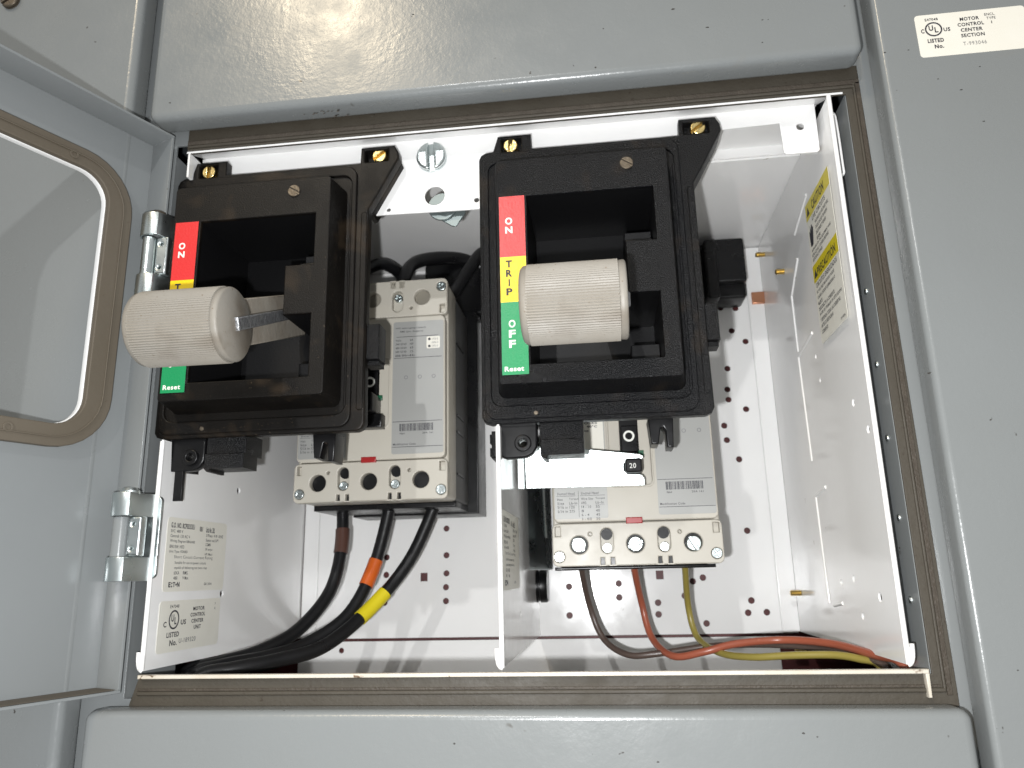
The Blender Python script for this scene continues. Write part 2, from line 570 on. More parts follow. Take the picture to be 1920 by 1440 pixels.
for z in (0.2035, 0.1624, 0.123, 0.0825, 0.0428):
    b = MB()
    screw_mesh(b, frame((0.4017, 0.0125, z), (0, -1, 0), (0, 0, 1)), 0.0018, 0.0008)
    b.obj('frame_rivet', 'zinc', fr)
# bent bracket strap by the upper right corner
b = MB()
b.tube(smooth_path([P(x_, y_, .010) for x_, y_ in ((1556, 212), (1563, 214), (1567, 226), (1574, 268), (1580, 310), (1582, 324), (1577, 330), (1570, 329))], 6), 0.0008, res=2)
b.obj('wire_clip', 'white', fr)

# ------------------------------------------------------------------ printed labels helper
def ul_mark(mb, F, cx, cy, r, ink):
    mb.plate(F @ Matrix.Translation((0, 0, 0.0002)), circ(cx, cy, r, 40), [circ(cx, cy, r*0.83, 40)], 0.0001, 0, ink)
    mb.text(F, 'U', cx-r*0.55, cy-r*0.20, cx-r*0.03, cy+r*0.55, ink, 0.02, 0.0002)
    mb.text(F, 'L', cx+r*0.10, cy-r*0.50, cx+r*0.50, cy+r*0.25, ink, 0.02, 0.0002)


def sticker(parent, F, w_, h_, paper, build, label, r=0.002):
    s = MB()
    s.plate(F @ Matrix.Translation((0, 0, 0.0002)), rr(0, 0, w_, h_, r), (), 0.0002, 0, paper)
    if parent.parent is not None:                     # sticker is a sub-part: its print stays in its mesh
        build(s, F @ Matrix.Translation((0, 0, 0.0002)))
        return s.obj('sticker', paper, parent, label=label)
    st = s.obj('sticker', paper, parent, label=label)
    t = MB()
    build(t, F @ Matrix.Translation((0, 0, 0.0002)))
    t.obj('lettering', 'ink', st)
    return st


def lab_section(t, F):
    I = 'ink'
    t.text(F, 'E47048', .0052, .0222, .0118, .0238, I, 0.01)
    ul_mark(t, F, .0088, .0168, .0044, I)
    t.text(F, 'C', .0023, .0148, .0040, .0174, I, 0.02)
    t.text(F, 'US', .0138, .0148, .0172, .0172, I, 0.02)
    t.text(F, 'LISTED', .0048, .0085, .0130, .0110, I, 0.03)
    t.text(F, 'No.', .0078, .0048, .0125, .0073, I, 0.03)
    t.text(F, 'MOTOR', .0228, .0202, .0325, .0224, I, 0.02)
    t.text(F, 'CONTROL', .0212, .0168, .0345, .0190, I, 0.02)
    t.text(F, 'CENTER', .0223, .0134, .0333, .0156, I, 0.02)
    t.text(F, 'SECTION', .0220, .0100, .0338, .0122, I, 0.02)
    t.text(F, 'T-993046', .0222, .0050, .0340, .0072, 'ink_soft', -0.01)
    t.text(F, 'ENCL.', .0355, .0220, .0408, .0236, I)
    t.text(F, 'TYPE', .0362, .0196, .0408, .0212, I)
    t.text(F, '1', .0382, .0170, .0386, .0186, I)


sticker(rc, FACE(DF, 0.4357, 0.3225), 0.056, 0.0262, 'paper_white', lab_section, 'cream printed motor control center section label')

# ================================================================== UNIT ENCLOSURE (white bucket)
XL, XM, XR, ZB, ZT, YB = 0.0111, 0.2016, 0.3919, 0.0142, 0.3175, 0.2096
un = thing('unit_enclosure', (0.2, 0.1, 0.012), 'white enamelled steel unit box open at the front inside the cabinet bay', 'unit enclosure')
holes_px = [(725,1045),(724,1078),(721,1130),(837,960),(837,991),(837,1041),(837,1075),(836,1101),(836,1127),(1353,560),(1351,577),(1379,578),(1364,691),(1364,730),(1366,749),(1399,767),(1358,798),(1363,825),(1386,861),(1401,995),(1299,1090),(1318,1083),(1409,1126),(1403,1149),(1438,1148),(1325,1169),(1067,1100),(1068,1154),(1160,1094),(1161,1120),(1234,1130),(1235,1152),(1012,1017),(1001,1003),(1023,1003),(1013,1058),(1284,1117),(1372,620),(1398,640)]
hs = []
for px_, py_ in holes_px:
    q = at(px_, py_, 'y', YB)
    hs.append(circ(q.x, q.z, 0.0024, 16))
for px_, py_ in ((795, 1082), (1237, 1078)):
    q = at(px_, py_, 'y', YB)
    hs.append(rr(q.x-.0028, q.z-.0032, q.x+.0028, q.z+.0032))
MB().plate(FACE(YB), rr(XL+.0008, 0.0134, XR-.0008, 0.3178, 0), hs, 0.0016, 0.0002).obj('back_pan', 'white', un)
f = MB()
notchL = [(XL, 0.030), (0.064, 0.030), (0.050, 0.150), (XL, 0.168)]
out = [(0.0600, 0.004), (0.3500, 0.004), (0.3560, 0.060), (0.3640, 0.120), (0.3780, 0.175), (0.3915, 0.178), (0.3915, 0.2095), (0.010, 0.2095),
       (0.010, 0.190), (0.040, 0.175), (0.060, 0.100)]
f.plate(frame((0, 0, -0.0130), (1, 0, 0), (0, 1, 0)), out, [], 0.0014, 0.0002)
f.obj('floor_sheet', 'white_grime', un)
f = MB()
q1, q2 = at(640, 1220, 'y', .2100), at(1395, 1216, 'y', .2100)
f.plate(FACE(0.2100), rr(0.0100, -0.0140, 0.3770, 0.0112), [circ(q1.x, q1.z, .0021, 14)], 0.0014, 0.0002)
f.obj('back_rail', 'white', un)
f = MB()
f.plate(FACE(-0.0028), rr(0.0100, 0.0106, 0.3996, 0.0126), (), 0.0038, 0.0005)
f.plate(FACE(-0.0026), [(0.3982, 0.0002), (0.3996, 0.0002), (0.3998, 0.0126), (0.3980, 0.0126)], (), 0.0040, 0.0004)
f.obj('bottom_lip', 'white_dirty', un)
# ceiling (two levels) and its step
c = MB()
c.box(0.010, 0.0660, 0.3182, 0.3925, 0.2110, 0.3196)
c.box(0.010, 0.0200, 0.3262, 0.3925, 0.0660, 0.3276)
c.box(0.010, 0.0645, 0.3196, 0.3925, 0.0659, 0.3262)
c.obj('ceiling_sheet', 'white', un)
# top front flange and bracket face
t = MB()
t.loft([[(0.0088, 0.0002, 0.3172), (0.0088, 0.0002, 0.3184), (0.4000, 0.0002, 0.3184), (0.4000, 0.0002, 0.3172)],
        [(0.0088, 0.0060, 0.3194), (0.0088, 0.0060, 0.3206), (0.3950, 0.0060, 0.3206), (0.3950, 0.0060, 0.3194)],
        [(0.0115, 0.0192, 0.3240), (0.0115, 0.0192, 0.3252), (0.3915, 0.0192, 0.3252), (0.3915, 0.0192, 0.3240)]], cap0=True, cap1=True)
t.obj('top_flange', 'white', un)
t = MB()
out = [(0.0125, 0.2985), (0.117, 0.2985), (0.1245, 0.2745), (0.1255, 0.2722), (0.1275, 0.2712), (0.1895, 0.2702), (0.2145, 0.2702), (0.2155, 0.300), (0.322, 0.3085), (0.3672, 0.3096),
       (0.3678, 0.2905), (0.3690, 0.2893), (0.3862, 0.2893), (0.3876, 0.2905), (0.3880, 0.3168), (0.0125, 0.3168)]
KB = (0.018+0.39401)/(0.012+0.39401)
def kb(p):
    return (CAM_T.x + (p[0]-CAM_T.x)*KB, CAM_T.z + (p[1]-CAM_T.z)*KB)
out = [kb(p) for p in out]
out = [(x, 0.3238 if z > .319 else z) for x, z in out]
t.plate(FACE(0.018), out, [circ(*kb((0.3785, 0.3017+.0045)), 0.0022), circ(at(815, 367, 'y', .018).x, at(815, 367, 'y', .018).z, 0.0062, 26), circ(*kb((0.1350, 0.2742)), 0.0013, 12), circ(*kb((0.1888, 0.2762)), 0.0016, 12)], 0.0014, 0.0003)
t.obj('top_bracket', 'white', un)
# side panels and divider: sheet, hemmed front edge, foot hem
RID = 'white'


def side_panel(x, name, sgn, y1=0.2090, z1=ZT, ridges=(), holes=(), y0=0.0, notch=False):
    """panel in plane x; sgn=+1 visible face looks to +X, -1 to -X"""
    s = MB()
    F = frame((x, 0, 0), (0, sgn, 0), (0, 0, 1))
    o = [(sgn*y0, ZB), (sgn*y1, ZB), (sgn*y1, z1), (sgn*y0, z1)]
    if sgn < 0:
        o = o[::-1]
    zn0, zn1, yn = 0.1370, 0.3010, 0.0215
    if notch:
        o = [(sgn*y0, ZB), (sgn*y1, ZB), (sgn*y1, z1), (sgn*(y0 if z1 > zn1 else yn), z1)]
        if z1 > zn1:
            o += [(sgn*y0, zn1), (sgn*yn, zn1)]
        o += [(sgn*yn, zn0), (sgn*y0, zn0)]
        if sgn < 0:
            o = o[::-1]
    s.plate(F, o, [[(sgn*hy + r_*math.cos(a*.5236), hz + r_*math.sin(a*.5236)) for a in range(12)] for hy, hz, r_ in holes], 0.0013, 0.0002)
    xc = x - sgn*(0.0007 if notch else 0.0002)
    s.tube([(xc, y0, ZB+.0005), (xc, y0, (zn0 if notch else z1)-0.001)], 0.0013)
    s.tube([(xc - sgn*0.0000, y0-.0004, ZB+.008), (xc, y0-.0004, ZB+.0004)], 0.0014)
    s.tube([(xc - sgn*0.0000, y0+.0006, ZB), (xc - sgn*.0014, y0, ZB+.0006), (xc - sgn*.0026, y0, ZB+.002), (xc - sgn*.0026, y0, ZB+.0095)], 0.0011)
    for path in ridges:
        pts = [(x - sgn*0.0003, a_, b_) for a_, b_ in path]
        for i in range(len(pts)-1):
            s.tube([pts[i], pts[i+1]], 0.0012)
    return s.obj(name, 'white', un)


side_panel(XL, 'left_side_panel', 1, notch=True, holes=[(0.0785, 0.0515, .0022), (0.092, 0.118, .0022)])
side_panel(XM, 'divider_panel', 1, notch=True, y1=0.2085, z1=0.262, holes=[(0.080, 0.036, .0020)])
side_panel(XR, 'right_side_panel', -1, ridges=[
    [(0.062, 0.288), (0.0980, 0.2777)], [(0.098, 0.2600), (0.1236, 0.243), (0.1238, 0.2024)], [(0.086, 0.1985+.0055), (0.1245, 0.1995)], [(0.1247, 0.199), (0.1217, 0.127)],
    [(0.098, 0.1075), (0.1227, 0.1044), (0.1213, 0.0378)], [(0.092, 0.0385), (0.1105, 0.0365)]],
    holes=[(0.0268, 0.1454, .0022), (0.0097, 0.1275, .0022), (0.066, 0.0527, .0020), (0.058, 0.033, .0020), (0.0264, 0.0438, .0026), (0.0905, 0.0505, .0018), (0.085, 0.188, .0014), (0.082, 0.172, .0014)])
# corner flanges where the panels meet the pan
t = MB()
t.box(0.3795, 0.2072, 0.0145, 0.3917, 0.2090, 0.317)
t.box(0.3760, 0.1600, 0.0145, 0.3772, 0.2070, 0.0150) if False else None
t.tube([(0.3800, 0.2078, 0.016), (0.3800, 0.2078, 0.3165)], 0.0009)
t.obj('corner_flange', 'white', un)
t = MB()
t.box(0.0120, 0.2076, 0.0145, 0.0240, 0.2090, 0.317)
t.obj('corner_flange', 'white', un)
# big latch screw with washer
s = MB()
screw_mesh(s, FACE(0.0178, at(809, 294, 'y', .0155).x, at(809, 294, 'y', .0155).z), 0.0094, 0.0046, 92, dome=1)
s.obj('latch_screw', 'zinc', un)
s = MB()
s.plate(FACE(0.0210), circ(0.1660, 0.2785, 0.0090, 28), [circ(0.1680, 0.2770, 0.0050, 24)], 0.0015, 0.0003)
s.cyl(FACE(0.028, 0.1685, 0.2765), 0.0034, 0.006, 0.0006)
s.plate(FACE(0.0225), [(0.160, .2735), (0.172, .2655), (.1745, .2655), (.1800, .2735), (.1800, .285), (.160, .285)], (), 0.0012, 0.0003)
s.obj('latch_cam', 'teal', un)
for (px_, py_), l in zip([(1498, 282), (1455, 510), (1487, 1112), (1420, 478), (1497, 1217)], (0.0075, 0.006, 0.0075, .007, .008)):
    q = at(px_, py_, 'x', 0.386)
    s = MB()
    F = frame((0.3915, q.y, q.z), (0, -1, 0), (0, 0, 1))
    prof = [(0, 0), (0.0021, 0)]
    for k in range(8):
        prof += [(0.0021, l*(k+.2)/8), (0.0017, l*(k+.7)/8)]
    prof += [(0.0015, l), (0, l)]
    s.lathe(F, prof, 16)
    s.obj('brass_stud', 'brass', un)
q = at(1424, 553, 'y', 0.20)
b = MB()
b.box(q.x-.0050, .2045, q.z-.0052, q.x+.0050, .2085, q.z+.0045, .0006)
b.obj('copper_pad', 'copper', un)
# black rubber bumper on the pan
b = MB()
F = frame((0.2045, 0.190, 0.0505), (0, 0, 1), (0, 1, 0))
b.lathe(frame((0.1990, 0.1925, 0.0505), (0, 1, 0), (0, 0, 1)), [(0, 0), (0.0110, 0), (0.0120, 0.0010), (0.0120, 0.0035), (0.0108, 0.0040), (0.0108, .0050), (0.0120, 0.0055), (0.0120, 0.0095), (0.0112, 0.0108), (0, 0.0108)], 32)
b.obj('rubber_bumper', 'black', un)
# zinc channel of the guide standing behind the divider
b = MB()
b.plate(frame((0.2050, 0.16, 0), (-.25, -1, 0), (0, 0, 1)), rr(-0.030, 0.062, 0.030, 0.155), (), 0.0014, 0.0003)
b.tube([(0.2140, 0.120, 0.150), (0.2125, 0.160, 0.085)], 0.0016)
b.obj('guide_rail', 'zinc', un)


# panel stickers ------------------------------------------------
def lab_nameplate(t, F):
    I, S = 'ink', 'ink_soft'
    W, H = 0.067, 0.0405
    def L(s_, x, y, w_, h_, b_=0.0, ink=I):
        t.text(F, s_, x, H-y-h_, x+w_, H-y, ink, b_)
    L('G.O. NO. 8CP0335351', .0035, .0023, .025, .0030, .02)
    L('001', .0345, .0030, .0035, .0030, .02)
    L('Unit No. 2BL', .0420, .0030, .0105, .0032, .02)
    L('SVC: 480 V', .0035, .0062, .0125, .0017)
    L('Control: 120 AC V', .0035, .0089, .0205, .0017)
    L('Wiring Diagram B8A6A85', .0035, .0118, .0265, .0019)
    L('BRK/SW: HFD', .0035, .0148, .0150, .0018)
    L('Unit Type: FDRBD', .0035, .0177, .0190, .0018)
    L('3 Phase  4 W  60HZ', .0425, .0070, .0210, .0018)
    L('Seaton std GPT', .0425, .0099, .0155, .0017)
    L('CGMB', .0425, .0126, .0060, .0017)
    L('20 amps', .0425, .0155, .0085, .0018)
    L('HP (Max)', .0425, .0185, .0088, .0018)
    L('Short Circuit Current Rating', .0090, .0205, .0430, .0022, -0.01)
    L('Suitable for use on power circuits', .0100, .0238, .0345, .0019)
    L('capable of delivering not more than', .0100, .0266, .0360, .0019)
    L('65KA', .0100, .0293, .0055, .0019)
    L('RMS.', .0195, .0293, .0055, .0019)
    L('480', .0100, .0322, .0040, .0018)
    L('V Max.', .0195, .0322, .0065, .0018)
    L('E', .0055, .0353, .0022, .0028, .03)
    L('T', .0100, .0353, .0022, .0028, .03)
    L('N', .0143, .0353, .0026, .0028, .03)
    t.plate(F @ Matrix.Translation((0, 0, .0002)), circ(.0088, H-.0360, .0005, 10), (), .0001, 0, I)
    t.plate(F @ Matrix.Translation((0, 0, .0002)), circ(.0088, H-.0377, .0005, 10), (), .0001, 0, I)
    t.plate(F @ Matrix.Translation((0, 0, .0002)), circ(.0132, H-.0367, .0006, 10), (), .0001, 0, I)
    L('GA110014', .0440, .0360, .0090, .0015)


def lab_unit(t, F):
    I = 'ink'
    t.text(F, 'E47048', .0105, .0235, .0195, .0253, I, 0.0)
    # tall mark, printed round but seen foreshortened
    ul_mark(t, F, .0152, .0172, .0052, I)
    t.text(F, 'C', .0050, .0135, .0080, .0165, I, 0.02)
    t.text(F, 'US', .0225, .0140, .0280, .0168, I, 0.02)
    t.text(F, 'LISTED', .0090, .0078, .0215, .0106, I, 0.02)
    t.text(F, 'No.', .0125, .0032, .0200, .0064, I, 0.02)
    t.text(F, 'MOTOR', .0350, .0212, .0480, .0234, I, 0.02)
    t.text(F, 'CONTROL', .0325, .0178, .0490, .0200, I, 0.02)
    t.text(F, 'CENTER', .0340, .0143, .0475, .0165, I, 0.02)
    t.text(F, 'UNIT', .0370, .0107, .0450, .0130, I, 0.02)
    t.text(F, 'U-189320', .0220, .0040, .0400, .0066, 'ink_soft', 0)
    t.text(F, '7', .0600, .0236, .0610, .0250, I)
    t.text(F, 'K', .0600, .0208, .0612, .0222, I)


FL = lambda y, z: frame((XL+.0001, y, z), (0, 1, 0), (0, 0, 1))
sticker(un, FL(0.0108, 0.0540), 0.068, 0.0410, 'paper', lab_nameplate, 'cream nameplate with small typed rating lines', .0025)
sticker(un, FL(0.0098, 0.0215), 0.067, 0.0275, 'paper', lab_unit, 'cream printed motor control center unit label', .0025)
sticker(un, frame((XM+.0001, 0.0045, 0.0512), (0, 1, 0), (0, 0, 1)), 0.072, 0.0415, 'paper', lab_nameplate, 'cream nameplate seen almost edge on', .0025)


def lab_caution(t, F):
    W, H = 0.0512, 0.0905
    t.rect(F, 0.0003, H-.0110, W-.0003, H-.0003, 'warn', .00005)
    t.rect(F, 0.0003, H-.0520, W-.0003, H-.0410, 'warn', .00005)
    t.text(F, 'CAUTION', .014, H-.0090, .040, H-.0030, 'ink', .02)
    t.text(F, 'PRECAUTIÓN', .009, H-.0500, .046, H-.0435, 'ink', .02)
    for y in (.0085, .0495):
        t.plate(F @ Matrix.Translation((0, 0, .0002)), [(.0025, H-y), (.0085, H-y), (.0055, H-y+.0055)], (), .0001, 0, 'ink')
    t.text(F, 'LIVE CIRCUITS', .012, H-.0152, .040, H-.0122, 'ink', .01)
    rows = ['HAZARDOUS VOLTAGE WILL', 'CAUSE SHOCK OR BURN', 'DISCONNECT POWER', 'BEFORE']
    for i, s_ in enumerate(rows):
        t.text(F, s_, .0165, H-.0192-.0036*i, .0165+.0013*len(s_), H-.0170-.0036*i, 'ink', .01)
    rows = ['WORKING ON THIS EQUIPMENT AND', 'REPLACE ALL COVERS BEFORE', 'RESTORING POWER']
    for i, s_ in enumerate(rows):
        t.text(F, s_, .0035, H-.0330-.0030*i, .0035+.0014*len(s_), H-.0310-.0030*i, 'ink', .01)
    # hand symbol
    t.plate(F @ Matrix.Translation((0, 0, .0002)), [(.004, H-.029), (.0085, H-.029), (.0105, H-.024), (.0120, H-.0185), (.0105, H-.0188), (.0095, H-.0165), (.0082, H-.0162), (.0075, H-.0205), (.0060, H-.0160), (.0052, H-.0205), (.0035, H-.0185), (.0032, H-.0240)], (), .0001, 0, 'ink')
    t.text(F, 'CIRCUITOS ENERGIZADOS', .0035, H-.0560, .0460, H-.0530, 'ink', .01)
    rows = ['EL VOLTAJE PELIGROSO PUEDE', 'CAUSAR CHOQUE QUEMADURAS O', 'MUERTE', 'DESCONECTE LA CORRIENTE', 'ANTES DE TRABAJAR EN ESTE EQUIPO', 'Y REPONGA TODAS LAS CUBIERTAS', 'ANTES DE RESTAURAR', 'CORRIENTE']
    for i, s_ in enumerate(rows):
        t.text(F, s_, .0035, H-.0600-.0036*i, .0035+.00138*len(s_), H-.0577-.0036*i, 'ink', .01)
    t.text(F, '30-40856', .0400, H-.0885, .0480, H-.0870, 'ink')


sticker(un, frame((XR-.0015, 0.0628, 0.1895), (0, -1, 0), (0, 0, 1)), 0.0512, 0.0905, 'paper', lab_caution, 'yellow and cream bilingual caution label', .0015)

# ================================================================== OPEN DOOR (hinged on the left jamb)
TH = math.radians(114)
DU = Vector((math.cos(TH), -math.sin(TH), 0))
DN = Vector((math.sin(TH), math.cos(TH), 0))      # towards the inner side
DO = Vector((0.0044, -0.0070, 0)) - DN*0.0190        # on the inner face plane, hinge end


def DFR(n=0.0):                                    # frame on the inner face; normal to +DN ; u runs along the door reversed
    return frame(DO + DN*n, -DU, (0, 0, 1))         # u=-DU, v=z -> n = (-DU) x z


chk = (-DU).cross(Vector((0, 0, 1)))
SG = -1 if chk.dot(DN) > 0 else 1
assert chk.dot(DN) > 0
ZD0, ZD1, DW = 0.0045, 0.3255, 0.4035
w1 = rr(-0.1350, 0.1400, -0.0268, 0.2885, 0.0170, 8)
w2 = rr(-0.3250, 0.1400, -0.2168, 0.2885, 0.0170, 8)
s = MB()
s.plate(DFR(0), rr(-DW, ZD0, 0.0, ZD1), [w1, w2], 0.0016, 0.0004)
for a_, b_ in (((-DW, ZD1-.0016), (0.0, ZD1)), ((-DW, ZD0), (0.0, ZD0+.0016)), ((-.0016, ZD0+.0016), (0.0, ZD1-.0016)), ((-DW, ZD0+.0016), (-DW+.0016, ZD1-.0016))):
    s.plate(DFR(0.0190), rr(a_[0], a_[1], b_[0], b_[1]), (), 0.0189, 0.0003)
od = s.obj('open_door', 'grey_in', fr, label='grey door of the bay standing open at the left')
df = MB()
df.plate(frame(DO + DN*0.0175 + Vector((0, 0, ZD0+.0019)), -DU, DN), rr(-0.398, -0.016, -0.003, 0.0012), (), 0.0002)
df.obj('dust_film', 'foam', od, label='tan dust lying on the bottom flange')
for k, (xa, hole) in enumerate(((-0.0, w1), (-0.190, w2))):
    s = MB()
    s.plate(DFR(0.0045), rr(-0.1490+xa, 0.1285, -0.0128+xa, 0.2990, 0.030, 8), [rr(-0.1345+xa, 0.1405, -0.0273+xa, 0.2880, 0.0165, 8)], 0.0044, 0.0006)
    s.plate(DFR(0.0055), rr(-0.1440+xa, 0.1330, -0.0180+xa, 0.2945, 0.026, 8), [rr(-0.1432+xa, 0.1338, -0.0188+xa, 0.2937, 0.0255, 8)], 0.0011, 0.0003)
    for (a_, b_) in ((-0.0500, 0.2928), (-0.0640, 0.1352)):
        s.plate(DFR(0.0052), circ(a_+xa, b_, 0.0026, 18), [circ(a_+xa, b_, 0.0014, 14)], 0.0008, 0.0002)
    s.obj('foam_gasket', 'foam', od)
    s = MB()
    s.plate(DFR(0.0010), rr(-0.1350+xa, 0.1398, -0.0266+xa, 0.2888, 0.0172, 8), [rr(-0.1338+xa, 0.1410, -0.0278+xa, 0.2876, 0.0160, 8)], 0.0036, 0.0003)
    s.obj('window_trim', 'white', od)

# ------------------------------------------------------------------ hinges
def hinge(z0, z1, label, x0=-0.0068, xw=0.0175, dark=False):
    h = z1-z0
    zc = (z0+z1)/2
    cx, cy = 0.0015, -0.0105
    def strap(za, zb):
        lp = []
        prof = []
        # wrap from door side round the front to the frame side
        for k in range(13):
            a = math.radians(205 - 150*k/12)
            prof.append((cx-.0015 + 0.0082*math.cos(a), cy - 0.0068*math.sin(a)))
        prof = [(cx-0.0095, cy+0.012)] + prof + [(cx+xw-.010, cy+0.003), (cx+xw-.006, cy+.010)]
        inner = []
        for i, (x, y) in enumerate(prof):
            j0, j1 = max(0, i-1), min(len(prof)-1, i+1)
            dx, dy = prof[j1][0]-prof[j0][0], prof[j1][1]-prof[j0][1]
            L = math.hypot(dx, dy)
            inner.append((x - dy/L*0.0013, y + dx/L*0.0013))
        poly = prof + inner[::-1]
        m_ = MB()
        m_.plate(frame((0, 0, zb), (1, 0, 0), (0, 1, 0)), poly, (), zb-za, 0.0003)
        return m_
    m_ = MB()
    m_.plate(FACE(-0.0005), rr(0.0045, z0+.001, cx+xw-.002, z1-.001, .003), (), 0.0022, 0.0004)
    hg = m_.obj('hinge', 'zinc', fr, label=label)
    strap(z1-h*0.27, z1).obj('strap', 'zinc', hg)
    strap(z0, z0+h*0.27).obj('strap', 'zinc', hg)
    m_ = MB()
    m_.cyl(frame((cx-.0035, cy-.0005, z0+h*.275), (1, 0, 0), (0, 1, 0)), 0.0042, h*0.45, 0.0003, 28)
    m_.obj('barrel', 'grey_in' if not dark else 'zinc', hg)
    m_ = MB()
    m_.plate(FACE(cy-.0022), rr(cx+.0012, z0+h*.275, cx+.0088, z1-h*.275, .0008), [circ(cx+.0044, z0+h*.36, .0009, 12), circ(cx+.0044, z1-h*.36, .0009, 12)], 0.006, 0.0012)
    m_.obj('leaf', 'zinc', hg)
    m_ = MB()
    m_.lathe(frame((cx-.001, cy+.001, z1-.0005), (1, 0, 0), (0, 1, 0)), [(0.0052, 0), (0.0052, .0016), (0.0042, .0030), (0, .0038)], 20)
    m_.obj('pin_head', 'bronze' if dark else 'zinc', hg)
    return hg


hinge(0.2175, 0.2700, 'upper zinc hinge beside the red ON label, partly behind the grip', dark=True)
hinge(0.0600, 0.1065, 'lower zinc hinge beside the lower part of the white panel', xw=0.0140)

# ================================================================== SWITCH OPERATORS (built as the right one)
YP, YF = 0.0055, -0.0145
op = thing('breaker_operator', (0.2550, YP, 0.2100), 'right black breaker operator, grip over yellow and green bands, zinc arm below it', 'breaker operator', 'black breaker operators with ribbed grips')
s = MB()
out = [(0.1965, 0.1383), (0.2010, 0.1383), (0.3110, 0.1383), (0.3140, 0.1395), (0.3155, 0.1425), (0.3150, 0.1790), (0.3150, 0.2730), (0.3200, 0.2815), (0.3330, 0.3050), (0.3325, 0.3090), (0.3300, 0.3138),
       (0.3092, 0.3138), (0.3088, 0.3035), (0.2230, 0.3035), (0.2228, 0.3132), (0.2030, 0.3132), (0.2000, 0.3035), (0.1955, 0.3030), (0.1928, 0.3015), (0.1915, 0.2985), (0.1915, 0.1420), (0.1930, 0.1395)]
hol = [rr(0.2090, 0.158, 0.2930, 0.279), rr(0.2052, 0.3028, 0.2170, 0.3114, .0006), rr(0.3118, 0.3040, 0.3262, 0.3116, .0006)]
s.plate(FACE(YP), out, hol, 0.0075, 0.0011, res=3)
# low rims and ribs moulded on the plate
s.plate(FACE(YP-.0012), rr(0.3035, 0.150, 0.3050, 0.2860, 0.0006), (), 0.0014, 0.0005)
s.plate(FACE(YP-.0010), rr(0.2060, 0.1452, 0.3020, 0.1466, 0.0006), (), 0.0012, 0.0005)
s.plate(FACE(YP-.0017), rr(0.1934, 0.1405, 0.3078, 0.3012, 0.0070), [rr(0.1972, 0.1478, 0.3046, 0.2950, 0.0060)], 0.0022, 0.0007)
s.plate(FACE(YP-.0012), rr(0.3108, 0.1500, 0.3146, 0.2700, 0.0012), (), 0.0016, 0.0006)
# pocket floors
s.box(0.2045, 0.0118, 0.3020, 0.2175, 0.0130, 0.3118)
s.box(0.3110, 0.0118, 0.3033, 0.3270, 0.0130, 0.3120)
# deep skirt under the ear on the right and right edge web
s.plate(FACE(YP+.0076), [(0.3128, 0.272), (0.3150, 0.273), (0.3328, 0.305), (0.3300, 0.3118), (0.3290, 0.3060)], (), 0.012, 0.0005)
bp_ = s.obj('base_plate', 'black_tex', op)
for (cx, cz) in ((0.2110, 0.1446), (0.2930, 0.1446)):
    s = MB()
    s.plate(FACE(YP-.0005), circ(cx, cz, 0.0026, 20), [circ(cx, cz, 0.0021, 20)], 0.0006)
    s.cyl(FACE(YP-.0002, cx, cz), 0.0008, 0.0005)
    s.obj('ejector_mark', 'black_tex', op)
s = MB()
s.cyl(FACE(YP-.0008, 0.2212, 0.1432), 0.0013, 0.0012)
s.obj('rivet', 'bronze', op)

# raised housing with its stepped recess
H_OUT_F = rr(0.2040, 0.1552, 0.2988, 0.2850, 0.0024)
H_OUT_B = rr(0.2008, 0.1520, 0.3018, 0.2872, 0.0048)
REC = [(0.2210, 0.1655), (0.2896, 0.1655), (0.2900, 0.1660), (0.2900, 0.2016), (0.2738, 0.2016), (0.2738, 0.2308), (0.2902, 0.2308), (0.2902, 0.2622), (0.2210, 0.2622)]


def inset(p, d_):
    c_ = (sum(x for x, _ in p)/len(p), sum(y for _, y in p)/len(p))
    return [(c_[0]+(x-c_[0])*d_, c_[1]+(y-c_[1])*d_) for x, y in p]


s = MB()
s.plate(FACE(YF), H_OUT_F, [REC], 0.0030, 0.0006, res=3)
s.loft([[(x, YF+.0012, z) for x, z in H_OUT_F], [(x, YP-.0015, z) for x, z in rr(0.2014, 0.1527, 0.3012, 0.2868, 0.0042)], [(x, YP+.0005, z) for x, z in H_OUT_B]], flip=False)
s.obj('housing', 'black_tex', op)
s = MB()
s.loft([[(x, YF+.0015, z) for x, z in REC], [(x, 0.046, z) for x, z in REC]], cap1=True)
s.box(0.2742, 0.004, 0.2312, 0.2898, 0.040, 0.2400, 0.0008)
s.box(0.2742, 0.012, 0.2410, 0.2898, 0.040, 0.2480, 0.0008)
s.box(0.2742, 0.010, 0.1660, 0.2898, 0.040, 0.1800, 0.0006)
s.obj('recess', 'pit', op)

# colour strip
s = MB()
Ls = FACE(YF-.0005)
s.rect(Ls, .2058, .2262, .2199, .2622, 'red', 0)
s.rect(Ls, .2058, .2002, .2199, .2262, 'yellow', 0)
s.rect(Ls, .2058, .1600, .2199, .2002, 'green', 0)
s.plate(FACE(YF-.00045), rr(.2056, .1598, .2201, .2624), (), 0.0006, 0.0001, 'black')
st = s.obj('position_strip', None, op, label='red, yellow and green position label')
s = MB()
for ch, z, h_ in (('O', .2452, .0042), ('N', .2400, .0040)):
    s.text(Ls, ch, .2090, z, .2090+.0040, z+h_, 'letter', .03)
for ch, z in (('T', .2200), ('R', .2146), ('I', .2092), ('P', .2040)):
    wd = .0034 if ch != 'I' else .0008
    s.text(Ls, ch, .2106-wd/2, z, .2106+wd/2, z+.0041, 'ink', .03)
for ch, z in (('O', .1858), ('F', .1802), ('F', .1746)):
    s.text(Ls, ch, .2098, z, .2098+.0036, z+.0043, 'letter', .02)
s.text(Ls, 'Reset', .2072, .1618, .2174, .1645, 'letter', .02)
s.obj('lettering', None, st)

